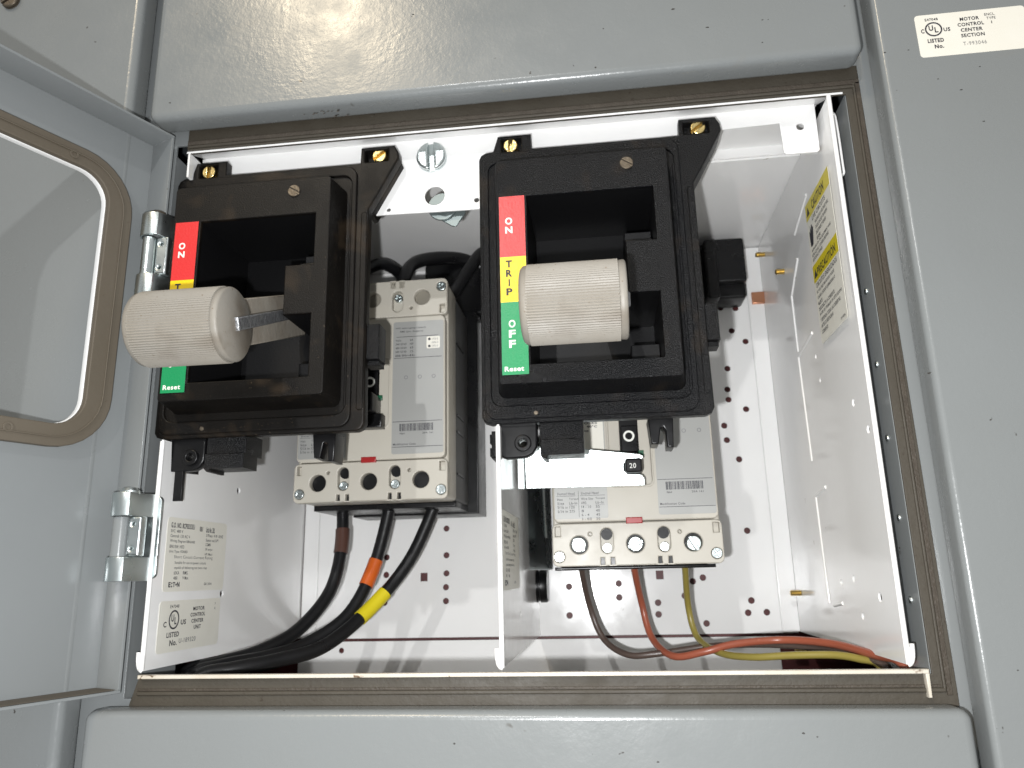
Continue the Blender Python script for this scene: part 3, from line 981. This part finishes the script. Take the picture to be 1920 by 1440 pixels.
# handle: ribbed grip, end plug, twin arms
GA = (-0.060, 0.1810)
GR = 0.0190
s = MB()
gx0, gx1 = 0.2218, 0.2704
F = frame((gx0, GA[0], GA[1]), (0, 1, 0), (0, 0, 1))
L = gx1-gx0
prof = [(0, 0), (GR-.0032, 0), (GR-.0018, .0004), (GR-.0006, .0016), (GR-.0004, .0028), (GR-.0003, .0034), (GR, .0035), (GR, .0042), (GR, L-.0040), (GR, L-.0036), (GR-.0009, L-.0034), (GR-.0007, L-.0030), (GR-.0005, L-.0008), (GR-.0014, L), (0, L)]
s.lathe(F, prof, 90*4, ripple=(4, 0.00042, 6, 9))
grip = s.obj('grip', 'grip', op, angle=60)
s = MB()
s.cyl(frame((gx0-.0008, GA[0]+.0052, GA[1]+.0006), (0, 1, 0), (0, 0, 1)), 0.0128, 0.0040, 0.0008, 36)
s.obj('end_plug', 'black', grip)
s = MB()
a0, a1 = Vector((GA[0], GA[1])), Vector((0.034, 0.219))
def bar(mb, x0, x1, w0, w1, p0, p1, m=None):
    dd = (p1-p0).normalized()
    nn = Vector((-dd.y, dd.x))
    poly = [p0+nn*w0, p0-nn*w0, p1-nn*w1, p1+nn*w1]
    mb.plate(frame((x1, 0, 0), (0, 1, 0), (0, 0, 1)), [tuple(q) for q in poly], (), x1-x0, 0.0008)
bar(s, 0.2580, 0.2655, 0.0122, 0.0130, a0 + Vector((.010, .004)), a1)
bar(s, 0.2700, 0.2709, 0.0000001+.0002, .0002, a0, a1) if False else None
arm = s.obj('cast_arm', 'cast', op)
s = MB()
bar(s, 0.2690, 0.2722, 0.0034, 0.0030, a0 + Vector((0.0005, 0.0002)), Vector((0.012, 0.2122)))
s.obj('steel_rod', 'rod', arm)

# screws
for cx, cz, ang in ((at(957, 272, 'y', .0075).x, 0.3075, 88), (at(1308, 235, 'y', .0075).x, 0.3087, 35)):
    s = MB()
    screw_mesh(s, FACE(0.0105, cx, cz), 0.0044, 0.0036, ang)
    s.obj('brass_screw', 'brass', op)
s = MB()
screw_mesh(s, FACE(YF+.0002, 0.2768, 0.2768), 0.0037, 0.0012, -32, dome=0)
s.obj('cover_screw', 'bronze', op)

# lower lug with hole, hook block, fork, side tab
s = MB()
lug = [(0.1985, 0.1400), (0.2012, 0.1210), (0.2040, 0.1198), (0.2150, 0.1204), (0.2185, 0.1222), (0.2208, 0.1258), (0.2212, 0.1400)]
s.plate(FACE(YP+.0040), lug, [circ(0.2132, 0.1278, 0.0021, 18)], 0.0060, 0.0010)
s.plate(FACE(YP+.0020), circ(0.2132, 0.1278, 0.0046, 24), [circ(0.2132, 0.1278, 0.0022, 18)], 0.0022, 0.0006)
s.plate(frame((0.2015, 0, 0), (0, 1, 0), (0, 0, 1)), [(YP+.002, .1400), (YP+.035, .1400), (YP+.034, .122), (YP+.004, .120)], (), 0.0020, 0.0004)
s.obj('mounting_lug', 'black', op)
s = MB()
s.box(0.2225, YP+.0030, 0.1285, 0.2460, YP+.024, 0.1400, 0.0006)
s.plate(FACE(YP+.0006), [(0.2228, 0.1205), (0.2245, 0.1188), (0.2262, 0.1188), (0.2262, 0.1205), (0.2460, 0.1205), (0.2460, 0.1290), (0.2228, 0.1290)], (), 0.018, 0.0006)
s.obj('hook_block', 'black_tex', op)
s = MB()
s.plate(FACE(YP+.0130), [(0.2810, 0.1400), (0.2822, 0.1262), (0.2860, 0.1258), (0.2876, 0.1345), (0.2892, 0.1352), (0.2904, 0.1330), (0.2906, 0.1240), (0.2940, 0.1238), (0.2948, 0.1400)], (), 0.016, 0.0007)
s.obj('fork', 'black', op)
s = MB()
s.box(0.3135, YP+.0030, 0.1800, 0.3222, YP+.017, 0.2010, 0.0008)
s.box(0.3135, YP+.0060, 0.1772, 0.3215, YP+.017, 0.1800, 0.0005)
s.obj('side_tab', 'black_tex', op)
s = MB()
s.box(0.1958, 0.010, 0.1205, 0.2010, 0.030, 0.1355, 0.0012)
s.box(0.1946, 0.012, 0.1220, 0.1958, 0.026, 0.1265, 0.0006)
s.box(0.1946, 0.012, 0.1290, 0.1958, 0.026, 0.1340, 0.0006)
s.obj('edge_clip', 'black_tex', op)

opL = copy_tree(op)
opL.location.x -= 0.1903
opL['label'] = 'left black breaker operator, dustier, grip across yellow band, next to the hinge'
for ch in opL.children:
    if ch.name.startswith('base_plate') or ch.name.startswith('housing'):
        ch.data = ch.data.copy()
        ch.data.materials[0] = M['black_dust']
s = MB()
s.box(0.0108+.0024, 0.0100, 0.1035, 0.0184, 0.0125, 0.1235, 0.0004)
s.obj('latch_tongue', 'black', opL)
# zinc drive arm of the right operator that catches the breaker toggle
s = MB()
br = [(0.2075, 0.1100), (0.2075, 0.1355), (0.2190, 0.1360), (0.2300, 0.1352), (0.2780, 0.1288), (0.2800, 0.1275), (0.2798, 0.1258), (0.2770, 0.1250), (0.2700, 0.1248), (0.2680, 0.1230), (0.2680, 0.1190), (0.2700, 0.1170),
      (0.2775, 0.1166), (0.2790, 0.1158), (0.2802, 0.1140), (0.2802, 0.1095)]
TL = Matrix.Translation((0, .071, .1225)) @ Matrix.Rotation(math.radians(9.5), 4, 'X') @ Matrix.Translation((0, -.071, -.1225))
s.plate(TL @ FACE(0.0710), br, (), 0.0018, 0.0005)
s.plate(FACE(0.0690), rr(0.1948+.0082, 0.1098, 0.2072, 0.1340), (), 0.0018, 0.0005)
s.plate(frame((0.2075, 0, 0), (0, 1, 0), (0, 0, 1)), rr(0.010, 0.1100, 0.0720, 0.1320), (), 0.0016, 0.0004) if False else None
s.obj('drive_arm', 'zinc_glare', op)

# ================================================================== CIRCUIT BREAKERS (local 0.105 x 0.1525, front at y=.0892)
BX, BZ, BY = 0.2212, 0.0631, 0.0892
W_, H_ = 0.1050, 0.1525
bk = thing('circuit_breaker', (BX+W_/2, 0.20, BZ), 'right cream circuit breaker, zinc arm across it, brown orange and yellow wires below', 'circuit breaker', 'cream moulded case circuit breakers')


def B(u, v_):
    return (BX+u, BZ+v_)


s = MB()
# case: cream front block and grey rear block
s.plate(FACE(BY+.0058), [B(*q) for q in rr(0.0008, 0.0010, W_-.0008, H_-.0010, 0.003)], (), 0.0262, 0.0012, 'cream')
s.plate(FACE(BY+.0322), [B(*q) for q in rr(0.0014, 0.0020, W_-.0014, H_-.0020, 0.002)], (), 0.0500, 0.0008, 'beige_dk')
for v_ in (.050, .062, .020, .115):
    s.box(BX+W_-.0016, BY+.036, BZ+v_, BX+W_-.0004, BY+.062, BZ+v_+.0012, 0, 'black')
s.obj('case', None, bk)
s = MB()
mid = rr(0.0018, 0.0268, W_-.0018, H_-.0272, 0.0036)
tog = rr(0.0385, 0.0488, 0.0645, 0.0965, 0.0030)
s.plate(FACE(BY-.0008), [B(*q) for q in mid], [[B(*q) for q in tog]], 0.0085, 0.0009)
s.plate(FACE(BY-.0013), [B(*q) for q in rr(0.0372, 0.0475, 0.0658, 0.0978, 0.0040)], [[B(*q) for q in rr(0.0386, 0.0489, 0.0644, 0.0964, 0.0030)]], 0.0012, 0.0005)
# escutcheon floor with toggle slot
s.plate(FACE(BY+.0004), [B(*q) for q in rr(0.0386, 0.0489, 0.0644, 0.0964)], [[B(*q) for q in rr(0.0456, 0.0500, 0.0575, 0.0950)]], 0.0012, 0.0003)
s.obj('front_cover', 'cream', bk)
s = MB()
s.box(BX+.0440, BY+.0030, BZ+.0480, BX+.0590, BY+.0045, BZ+.0965)
s.obj('toggle_well', 'black', bk)
s = MB()
s.plate(FACE(BY-.0012), [B(*q) for q in rr(0.0464, 0.0700, 0.0567, 0.0868, 0.0006)], (), 0.005, 0.0005)
tp = s.obj('toggle_shutter', 'black', bk)
s = MB()
s.plate(FACE(BY-.0014), [B(*q) for q in circ(0.0515, 0.0800, 0.0036, 28)], [[B(*q) for q in circ(0.0515, 0.0800, 0.0023, 28)]], 0.0001)
s.obj('off_mark', 'letter', tp)
s = MB()
s.box(BX+.0435, BY-.0014, BZ+.0672, BX+.0462, BY+.001, BZ+.0706, .0004)
s.box(BX+.0569, BY-.0014, BZ+.0672, BX+.0602, BY+.001, BZ+.0706, .0004)
s.obj('green_flag', 'green_dark', bk)
s = MB()
s.plate(FACE(0.0655), rr(0.2690-.0003, 0.1172, 0.2788, 0.1256, 0.0016), (), 0.026, 0.0010)
tg = s.obj('toggle', 'black', bk)
s = MB()
s.text(FACE(0.0655), '20', .2713, .1196, .2752, .1226, 'letter', .0)
s.obj('lettering', None, tg)


def term_cover(v0, v1, top):
    s = MB()
    o = [B(*q) for q in rr(0.0004, v0, W_-.0004, v1, 0.0035)]
    hl = []
    cvs = (v0+v1)/2
    cen = 0.0130 if not top else H_-0.0130
    for u in (0.0170, 0.0518, 0.0868):
        hl.append([B(*q) for q in circ(u, cen, 0.0056, 26)])
    for u in (0.0343, 0.0693):
        a_, b_ = (0.0075, 0.0230) if not top else (H_-.0230, H_-.0075)
        hl.append([B(*q) for q in slot(u, a_, b_, 0.0038)])
        for du in (-.0031, .0031):
            a_, b_ = (v0-.001, v0+.0052) if not top else (v1-.0052, v1+.001)
            o2 = None
        e0 = v0 if not top else v1
        sg = 1 if not top else -1
        for du in (-.0031, .0031):
            hl.append([B(*q) for q in ([(u+du-.0013, e0+sg*.0007), (u+du+.0013, e0+sg*.0007), (u+du+.0011, e0+sg*.0050), (u+du-.0011, e0+sg*.0050)])])
    for u in (0.0045, 0.1003):
        cz = 0.0060 if not top else H_-.0060
        hl.append([B(*q) for q in circ(u, cz, 0.0034, 20)])
    hl.append([B(*q) for q in rr(0.0008+.0015, v0+.0185 if not top else v0+.0015, 0.0055, v0+.0245 if not top else v0+.0075)])
    hl.append([B(*q) for q in rr(W_-.0058, v0+.0185 if not top else v0+.0015, W_-.0020, v0+.0245 if not top else v0+.0075)])
    for u in (0.0240, 0.0790):
        hl.append([B(*q) for q in circ(u, 0.0195 if not top else H_-.0205, 0.0011, 14)])
    s.plate(FACE(BY), o, hl, 0.0060, 0.0007, 'cream', 2)
    s.plate(FACE(BY+.0052), [B(*q) for q in rr(0.0012, v0+.0008, W_-.0012, v1-.0008, .003)], [[B(*q) for q in circ(u, cen, 0.0056, 26)] for u in (0.0170, 0.0518, 0.0868)] if not top else [], 0.004, 0, 'cream')
    return s.obj('terminal_cover', None, bk, label=('upper' if top else 'lower')+' terminal cover')


term_cover(0.0, 0.0262, False)
term_cover(H_-.0266, H_, True)
# lower terminals: flat black discs stand in for the shade deep in the holes
for u in (0.0170, 0.0518, 0.0868):
    s = MB()
    s.plate(FACE(BY+.0054), [B(*q) for q in circ(u, .0130, .0056, 24)], (), 0.0003, 0)
    s.obj('terminal_well', 'pit', bk)
for u in (0.0170, 0.0518, 0.0868):
    s = MB()
    s.plate(FACE(BY+.0046), [B(*q) for q in circ(u, H_-.0130, .00555, 26)], (), 0.0006, 0)
    s.obj('terminal_shade_disc', 'plug', bk)  # recess shade painted as a darker disc, no separate part
for i, (u, ang, du, dz) in enumerate(((0.0170, -48, -.0003, .0003), (0.0518, 20, 0, 0), (0.0868, -60, .0005, -.0005))):
    s = MB()
    screw_mesh(s, FACE(BY+.0046, BX+u+du, BZ+.0128+dz), 0.0047, 0.0024, ang)
    s.obj('terminal_screw', 'zinc_glare' if i == 0 else 'zinc', bk)
for u in (0.0343, 0.0693):
    s = MB()
    s.plate(FACE(BY+.0046), [B(*q) for q in circ(u, .0193, .0036, 20)], (), 0.0004)
    s.obj('wire_port', 'pit', bk)
    s = MB()
    screw_mesh(s, FACE(BY+.0026, BX+u, BZ+.0108), 0.0029, 0.0014, 20, cross=True)
    s.obj('slot_screw', 'zinc', bk)
    s = MB()
    screw_mesh(s, FACE(BY+.0036, BX+u, BZ+H_-.0120), 0.0029, 0.0014, 20, cross=True)
    s.obj('slot_screw', 'zinc', bk)
    for du in (-.0031, .0031):
        for zz in (.0028, H_-.0028):
            s = MB()
            s.box(BX+u+du-.0012, BY+.0040, BZ+zz-.0021, BX+u+du+.0012, BY+.0051, BZ+zz+.0021)
            s.obj('vent_notch', 'black', bk)
for u, v_ in ((0.0045, .0060), (0.1003, .0060), (0.0045, H_-.0060), (0.1003, H_-.0060)):
    s = MB()
    screw_mesh(s, FACE(BY+.0006, BX+u, BZ+v_), 0.0032, 0.0010, 35, cross=True)
    s.obj('corner_screw', 'zinc', bk)
s = MB()
s.box(BX+.0467, BY-.0016, BZ+.0252, BX+.0568, BY+.002, BZ+.0290, .0005)
s.obj('trip_button', 'red_button', bk)

# foil labels
FO = FACE(BY-.0009, BX, BZ)
s = MB()
s.plate(FACE(BY-.0009-.0002), [B(*q) for q in rr(0.0672, 0.0300, 0.1022, 0.1215, 0.0015)], (), 0.0002)
fl = s.obj('rating_label', 'foil', bk)
s = MB()
FO2 = FACE(BY-.0011, BX, BZ)
I = 'ink'
s.rect(FO2, .0680, .0955, .1010, .0958, I)
s.rect(FO2, .0695, .1105, .0985, .1108, I)
s.text(FO2, 'HFD Interrupting Capacity', .0690, .1160, .0900, .1175, I)
s.text(FO2, 'RMS Sym. Amperes', .0720, .1135, .0880, .1150, I)
for i, (a_, b_) in enumerate((('Volts', 'kA'), ('240 50/60', '100'), ('480 50/60', '65'), ('600 50/60', '25'), ('250 DC', '22'))):
    s.text(FO2, a_, .0690, .1075-.0027*i, .0690+.0075*(1 if i else .5), .1090-.0027*i, I)
    s.text(FO2, b_, .0790, .1075-.0027*i, .0812, .1090-.0027*i, I)
s.text(FO2, 'Freq. in 50/60 Hz', .0690, .0965, .0825, .0978, I)
s.plate(FACE(BY-.00125), [B(*q) for q in rr(.0905, .1015, .0998, .1100, .001)], (), 0.0001, 0, 'paper_white')
for i, zz in enumerate((.1075, .1050, .1025)):
    s.plate(FACE(BY-.0014), [B(*q) for q in circ(.0925, zz+.0006, .0009, 12)], (), .0001, 0, I) if i != 1 else None
    s.text(FACE(BY-.0013, BX, BZ), 'LISTED 25', .0942, zz, .0985, zz+.0012, 'ink_soft')
for u in (.0765, .0860, .0955):
    s.plate(FO2 @ Matrix.Translation((0, 0, .00012)), circ(u, .0820, .0013, 16), [circ(u, .0820, .0010, 16)], 0.0001, 0, 'ink_soft')
s.rect(FO2, .0676, .0515, .1012, .0518, I)
s.rect(FO2, .0676, .0345, .1018, .0348, I)
x = .0725
while x < .0955:
    wd = random.choice((.00018, .00028, .0005))
    s.rect(FO2, x, .0452, x+wd, .0502, I)
    x += wd + random.choice((.0002, .0003, .0005))
s.text(FO2, '9864', .0727, .0430, .0760, .0442, I)
s.text(FO2, '20A 161', .0880, .0430, .0952, .0442, I)
s.text(FO2, 'Modification Code', .0683, .0358, .0835, .0372, I)
s.obj('lettering', None, fl)
s = MB()
s.plate(FACE(BY-.0011), [B(*q) for q in rr(0.0028, 0.0290, 0.0360, 0.0980, 0.0012)], (), 0.0002)
fl2 = s.obj('torque_label', 'foil', bk)
s = MB()
s.plate(FACE(BY-.00125), [B(*q) for q in rr(0.0205, 0.0700, 0.0355, 0.0975, 0.0005)], (), 0.0001, 0, 'paper_white')
s.text(FACE(BY-.0013, BX, BZ), 'POLES', .0215, .0888, .0318, .0903, I, .02)
s.text(FACE(BY-.0013, BX, BZ), '3  40°C', .0215, .0865, .0318, .0880, I, .02)
s.text(FACE(BY-.0013, BX, BZ), 'FUSE', .0215, .0838, .0262, .0850, I, .02)
def LT(t_, x, z, w_, h_=.0016):
    s.text(FO2, t_, x, z, x+w_, z+h_, I)
LT('Slotted Head', .0045, .0440, .0110); s.rect(FO2, .0040, .0432, .0160, .0434, I)
LT('Slotted Head', .0195, .0440, .0110); s.rect(FO2, .0190, .0432, .0345, .0434, I)
s.rect(FO2, .0178, .0300, .0180, .0460, I)
for i, (a_, b_, c_, e_) in enumerate((('Hex', 'Torque', 'Wire Size', 'Torque'), ('Size', 'Lb-In', 'AWG', 'Lb-In'), ('5/16 in', '120', '14 - 10', '35'), ('5/16 in', '275', '8', '40'), ('', '', '6 - 4', '45'), ('', '', '3 - 4/0', '50'))):
    z = .0405-.0025*i
    if a_:
        LT(a_, .0045, z, .0011*len(a_)**.85+.0006)
        LT(b_, .0120, z, .0011*len(b_)**.9+.0003)
    LT(c_, .0195, z, .0011*len(c_)**.85+.0003)
    LT(e_, .0285, z, .0011*len(e_)**.9+.0003)
s.rect(FO2, .0045, .0373, .0080, .0374, I); s.rect(FO2, .0120, .0373, .0165, .0374, I)
s.rect(FO2, .0195, .0373, .0240, .0374, I); s.rect(FO2, .0285, .0373, .0340, .0374, I)
s.obj('lettering', None, fl2)
s = MB()
s.box(BX+.0005, 0.1720, BZ-.0005, BX+W_-.0010, 0.2086, BZ+H_, .0008)
s.box(BX+.0010, 0.0960, BZ-.0022, BX+W_-.0050, 0.1300, BZ-.0002, .0008)
s.obj('mounting_base', 'black', bk)

bl = copy_tree(bk, None, skip=('toggle', 'terminal_screw', 'mounting_base'))
bl.location += Vector((-0.1712+.0002, 0, 0.0446))
bl['label'] = 'left cream circuit breaker with thick black cables below, mostly behind the left operator'
s = MB()
bx, bz = BX-.1710, BZ+.0446
s.box(bx+.014, 0.1720, bz-.0035, bx+W_+.0062, 0.2086, bz+H_+.004, .0008)
s.box(bx+.0010, 0.1250, bz-.0022, bx+W_-.0020, 0.1720, bz+.0016, .0008)
s.obj('mounting_base', 'black', bl)
s = MB()
s.plate(FACE(0.0700), rr(bx+.0478, bz+.0560, bx+.0590, bz+.0690, 0.0016), (), 0.022, 0.0010)
s.box(bx+.046, BY-.010, bz+.047, bx+.0625, BY, bz+.0560, .0008)
s.obj('toggle', 'black', bl)
# discs seen in the upper terminals
# ================================================================== CABLES
def cable(name, pts, r, m, label, cat, group=None, tape=None):
    o = thing(name, Vector(pts[0]), label, cat, group)
    MB().tube(pts, r, res=14).obj('jacket', m, o)
    if tape:
        i0, i1, tm, nm, lb = tape
        MB().tube([Vector(pts[i0]).lerp(Vector(pts[i0+1]), 0.0)]+[Vector(q) for q in pts[i0+1:i1]]+[Vector(pts[i1])], r*1.13, res=14).obj('marking_tape', tm, o, label=lb)
    return o


def tube_between(pts, r, t0, t1, n=18):
    return None


def cable2(name, ctrl, r, m, label, cat, group, tape=None):
    path = smooth_path(ctrl, 10)
    o = thing(name, path[0], label, cat, group)
    MB().tube(path, r, res=2).obj('jacket', m, o)
    if tape:
        f0, f1, tm, lb = tape
        n = len(path)-1
        seg = path[int(f0*n):int(f1*n)+1]
        MB().tube(seg, r*1.16, res=2).obj('marking_tape', tm, o, label=lb)
    return o


GC = 'thick black load cables'
cable2('black_cable', [P(645, 925, .145), P(643, 960, .145), P(640, 1030, .140), P(618, 1110, .130), P(560, 1180, .110), P(490, 1220, .085), P(415, 1243, .065), P(350, 1262, .055), (0.008, .050, -.010), (-.03, .04, -.03)],
       .0044, 'rubber', 'black cable with brown tape, leftmost of the three under the left breaker', 'cable', GC, (0.17, 0.235, 'tape_brown', 'brown tape band'))
cable2('black_cable', [P(735, 925, .145), P(730, 955, .145), P(702, 1060, .140), P(655, 1150, .125), P(580, 1205, .105), P(500, 1232, .080), P(420, 1248, .060), P(350, 1270, .050), (0.010, .045, -.012), (-.03, .04, -.03)],
       .0044, 'rubber', 'black cable with orange tape, middle of the three under the left breaker', 'cable', GC, (0.222, 0.272, 'tape_orange', 'orange tape band'))
cable2('black_cable', [P(822, 925, .145), P(812, 955, .145), P(768, 1050, .140), P(700, 1135, .125), P(610, 1210, .095), P(520, 1238, .072), P(440, 1254, .054), P(370, 1272, .045), (0.014, .040, -.014), (-.03, .04, -.03)],
       .0044, 'rubber', 'black cable with yellow tape, rightmost of the three under the left breaker', 'cable', GC, (0.305, 0.368, 'tape_yellow', 'yellow tape band'))
GW = 'thin coloured load wires'
cable2('brown_wire', [P(1090, 1050, .125), P(1091, 1070, .130), P(1104, 1130, .150), P(1130, 1195, .150), P(1175, 1227, .135), P(1230, 1226, .130), P(1330, 1212, .130), P(1430, 1208, .120), P(1530, 1214, .100), P(1600, 1228, .070), P(1660, 1248, .045), (0.402, .050, -.004), (0.42, .06, -.03)],
       .0021, 'wire_brown', 'brown wire from the left terminal of the right breaker', 'wire', GW)
cable2('orange_wire', [P(1188, 1050, .125), P(1190, 1070, .130), P(1203, 1130, .150), P(1222, 1195, .145), P(1262, 1230, .120), P(1320, 1222, .110), P(1380, 1207, .110), P(1470, 1200, .110), P(1560, 1207, .085), P(1640, 1228, .050), P(1690, 1243, .030), (0.404, .032, -.004), (0.42, .05, -.03)],
       .0023, 'wire_orange', 'orange wire from the middle terminal of the right breaker', 'wire', GW)
cable2('yellow_wire', [P(1284, 1050, .125), P(1285, 1070, .130), P(1291, 1140, .145), P(1308, 1195, .140), P(1350, 1224, .110), P(1410, 1232, .090), P(1480, 1229, .080), P(1560, 1228, .070), P(1610, 1235, .060), P(1650, 1250, .050), (0.392, .050, -.008), (0.40, .06, -.04)],
       .0021, 'wire_yellow', 'yellow wire from the right terminal of the right breaker', 'wire', GW)
GT = 'black line cables behind the breakers'
cable2('black_cable', [(0.068, .130, .259), (0.070, .130, .278), P(705, 497, .150), P(735, 502, .165), P(760, 530, .185), (0.11, .20, .270)], .0048, 'rubber', 'short black cable arching at the dark left end over the left breaker', 'cable', GT)
cable2('black_cable', [(0.1035, .130, .258), P(757, 525, .135), P(775, 495, .150), P(830, 483, .170), P(885, 492, .185), (0.190, .196, .290)], .0050, 'rubber', 'long black cable arching above the left breaker towards the right', 'cable', GT)
cable2('black_cable', [(0.139, .120, .254), P(850, 550, .145), P(880, 505, .160), P(915, 470, .175), (0.205, .190, .315)], .0050, 'rubber', 'black cable slanting up to the right behind the operators', 'cable', GT)
# plug-in stab housing at the back
sb = thing('stab_housing', (0.27, .2, .27), 'black plastic plug-in housing at the back behind the right operator', 'stab housing')
s = MB()
s.plate(FACE(0.184), rr(0.1160, 0.2660, 0.3740, 0.3130, .003), (), 0.0245, 0.0020)
s.plate(FACE(0.176), rr(0.3500, 0.2770, 0.3740, 0.3130, .002), (), 0.0100, 0.0015)
s.plate(FACE(0.176), rr(0.2000, 0.2760, 0.2450, 0.3130, .002), (), 0.0100, 0.0015)
s.plate(FACE(0.170), rr(0.3420, 0.262, 0.3520, 0.3110, .003), (), 0.0200, 0.0020)
s.obj('housing', 'black', sb)
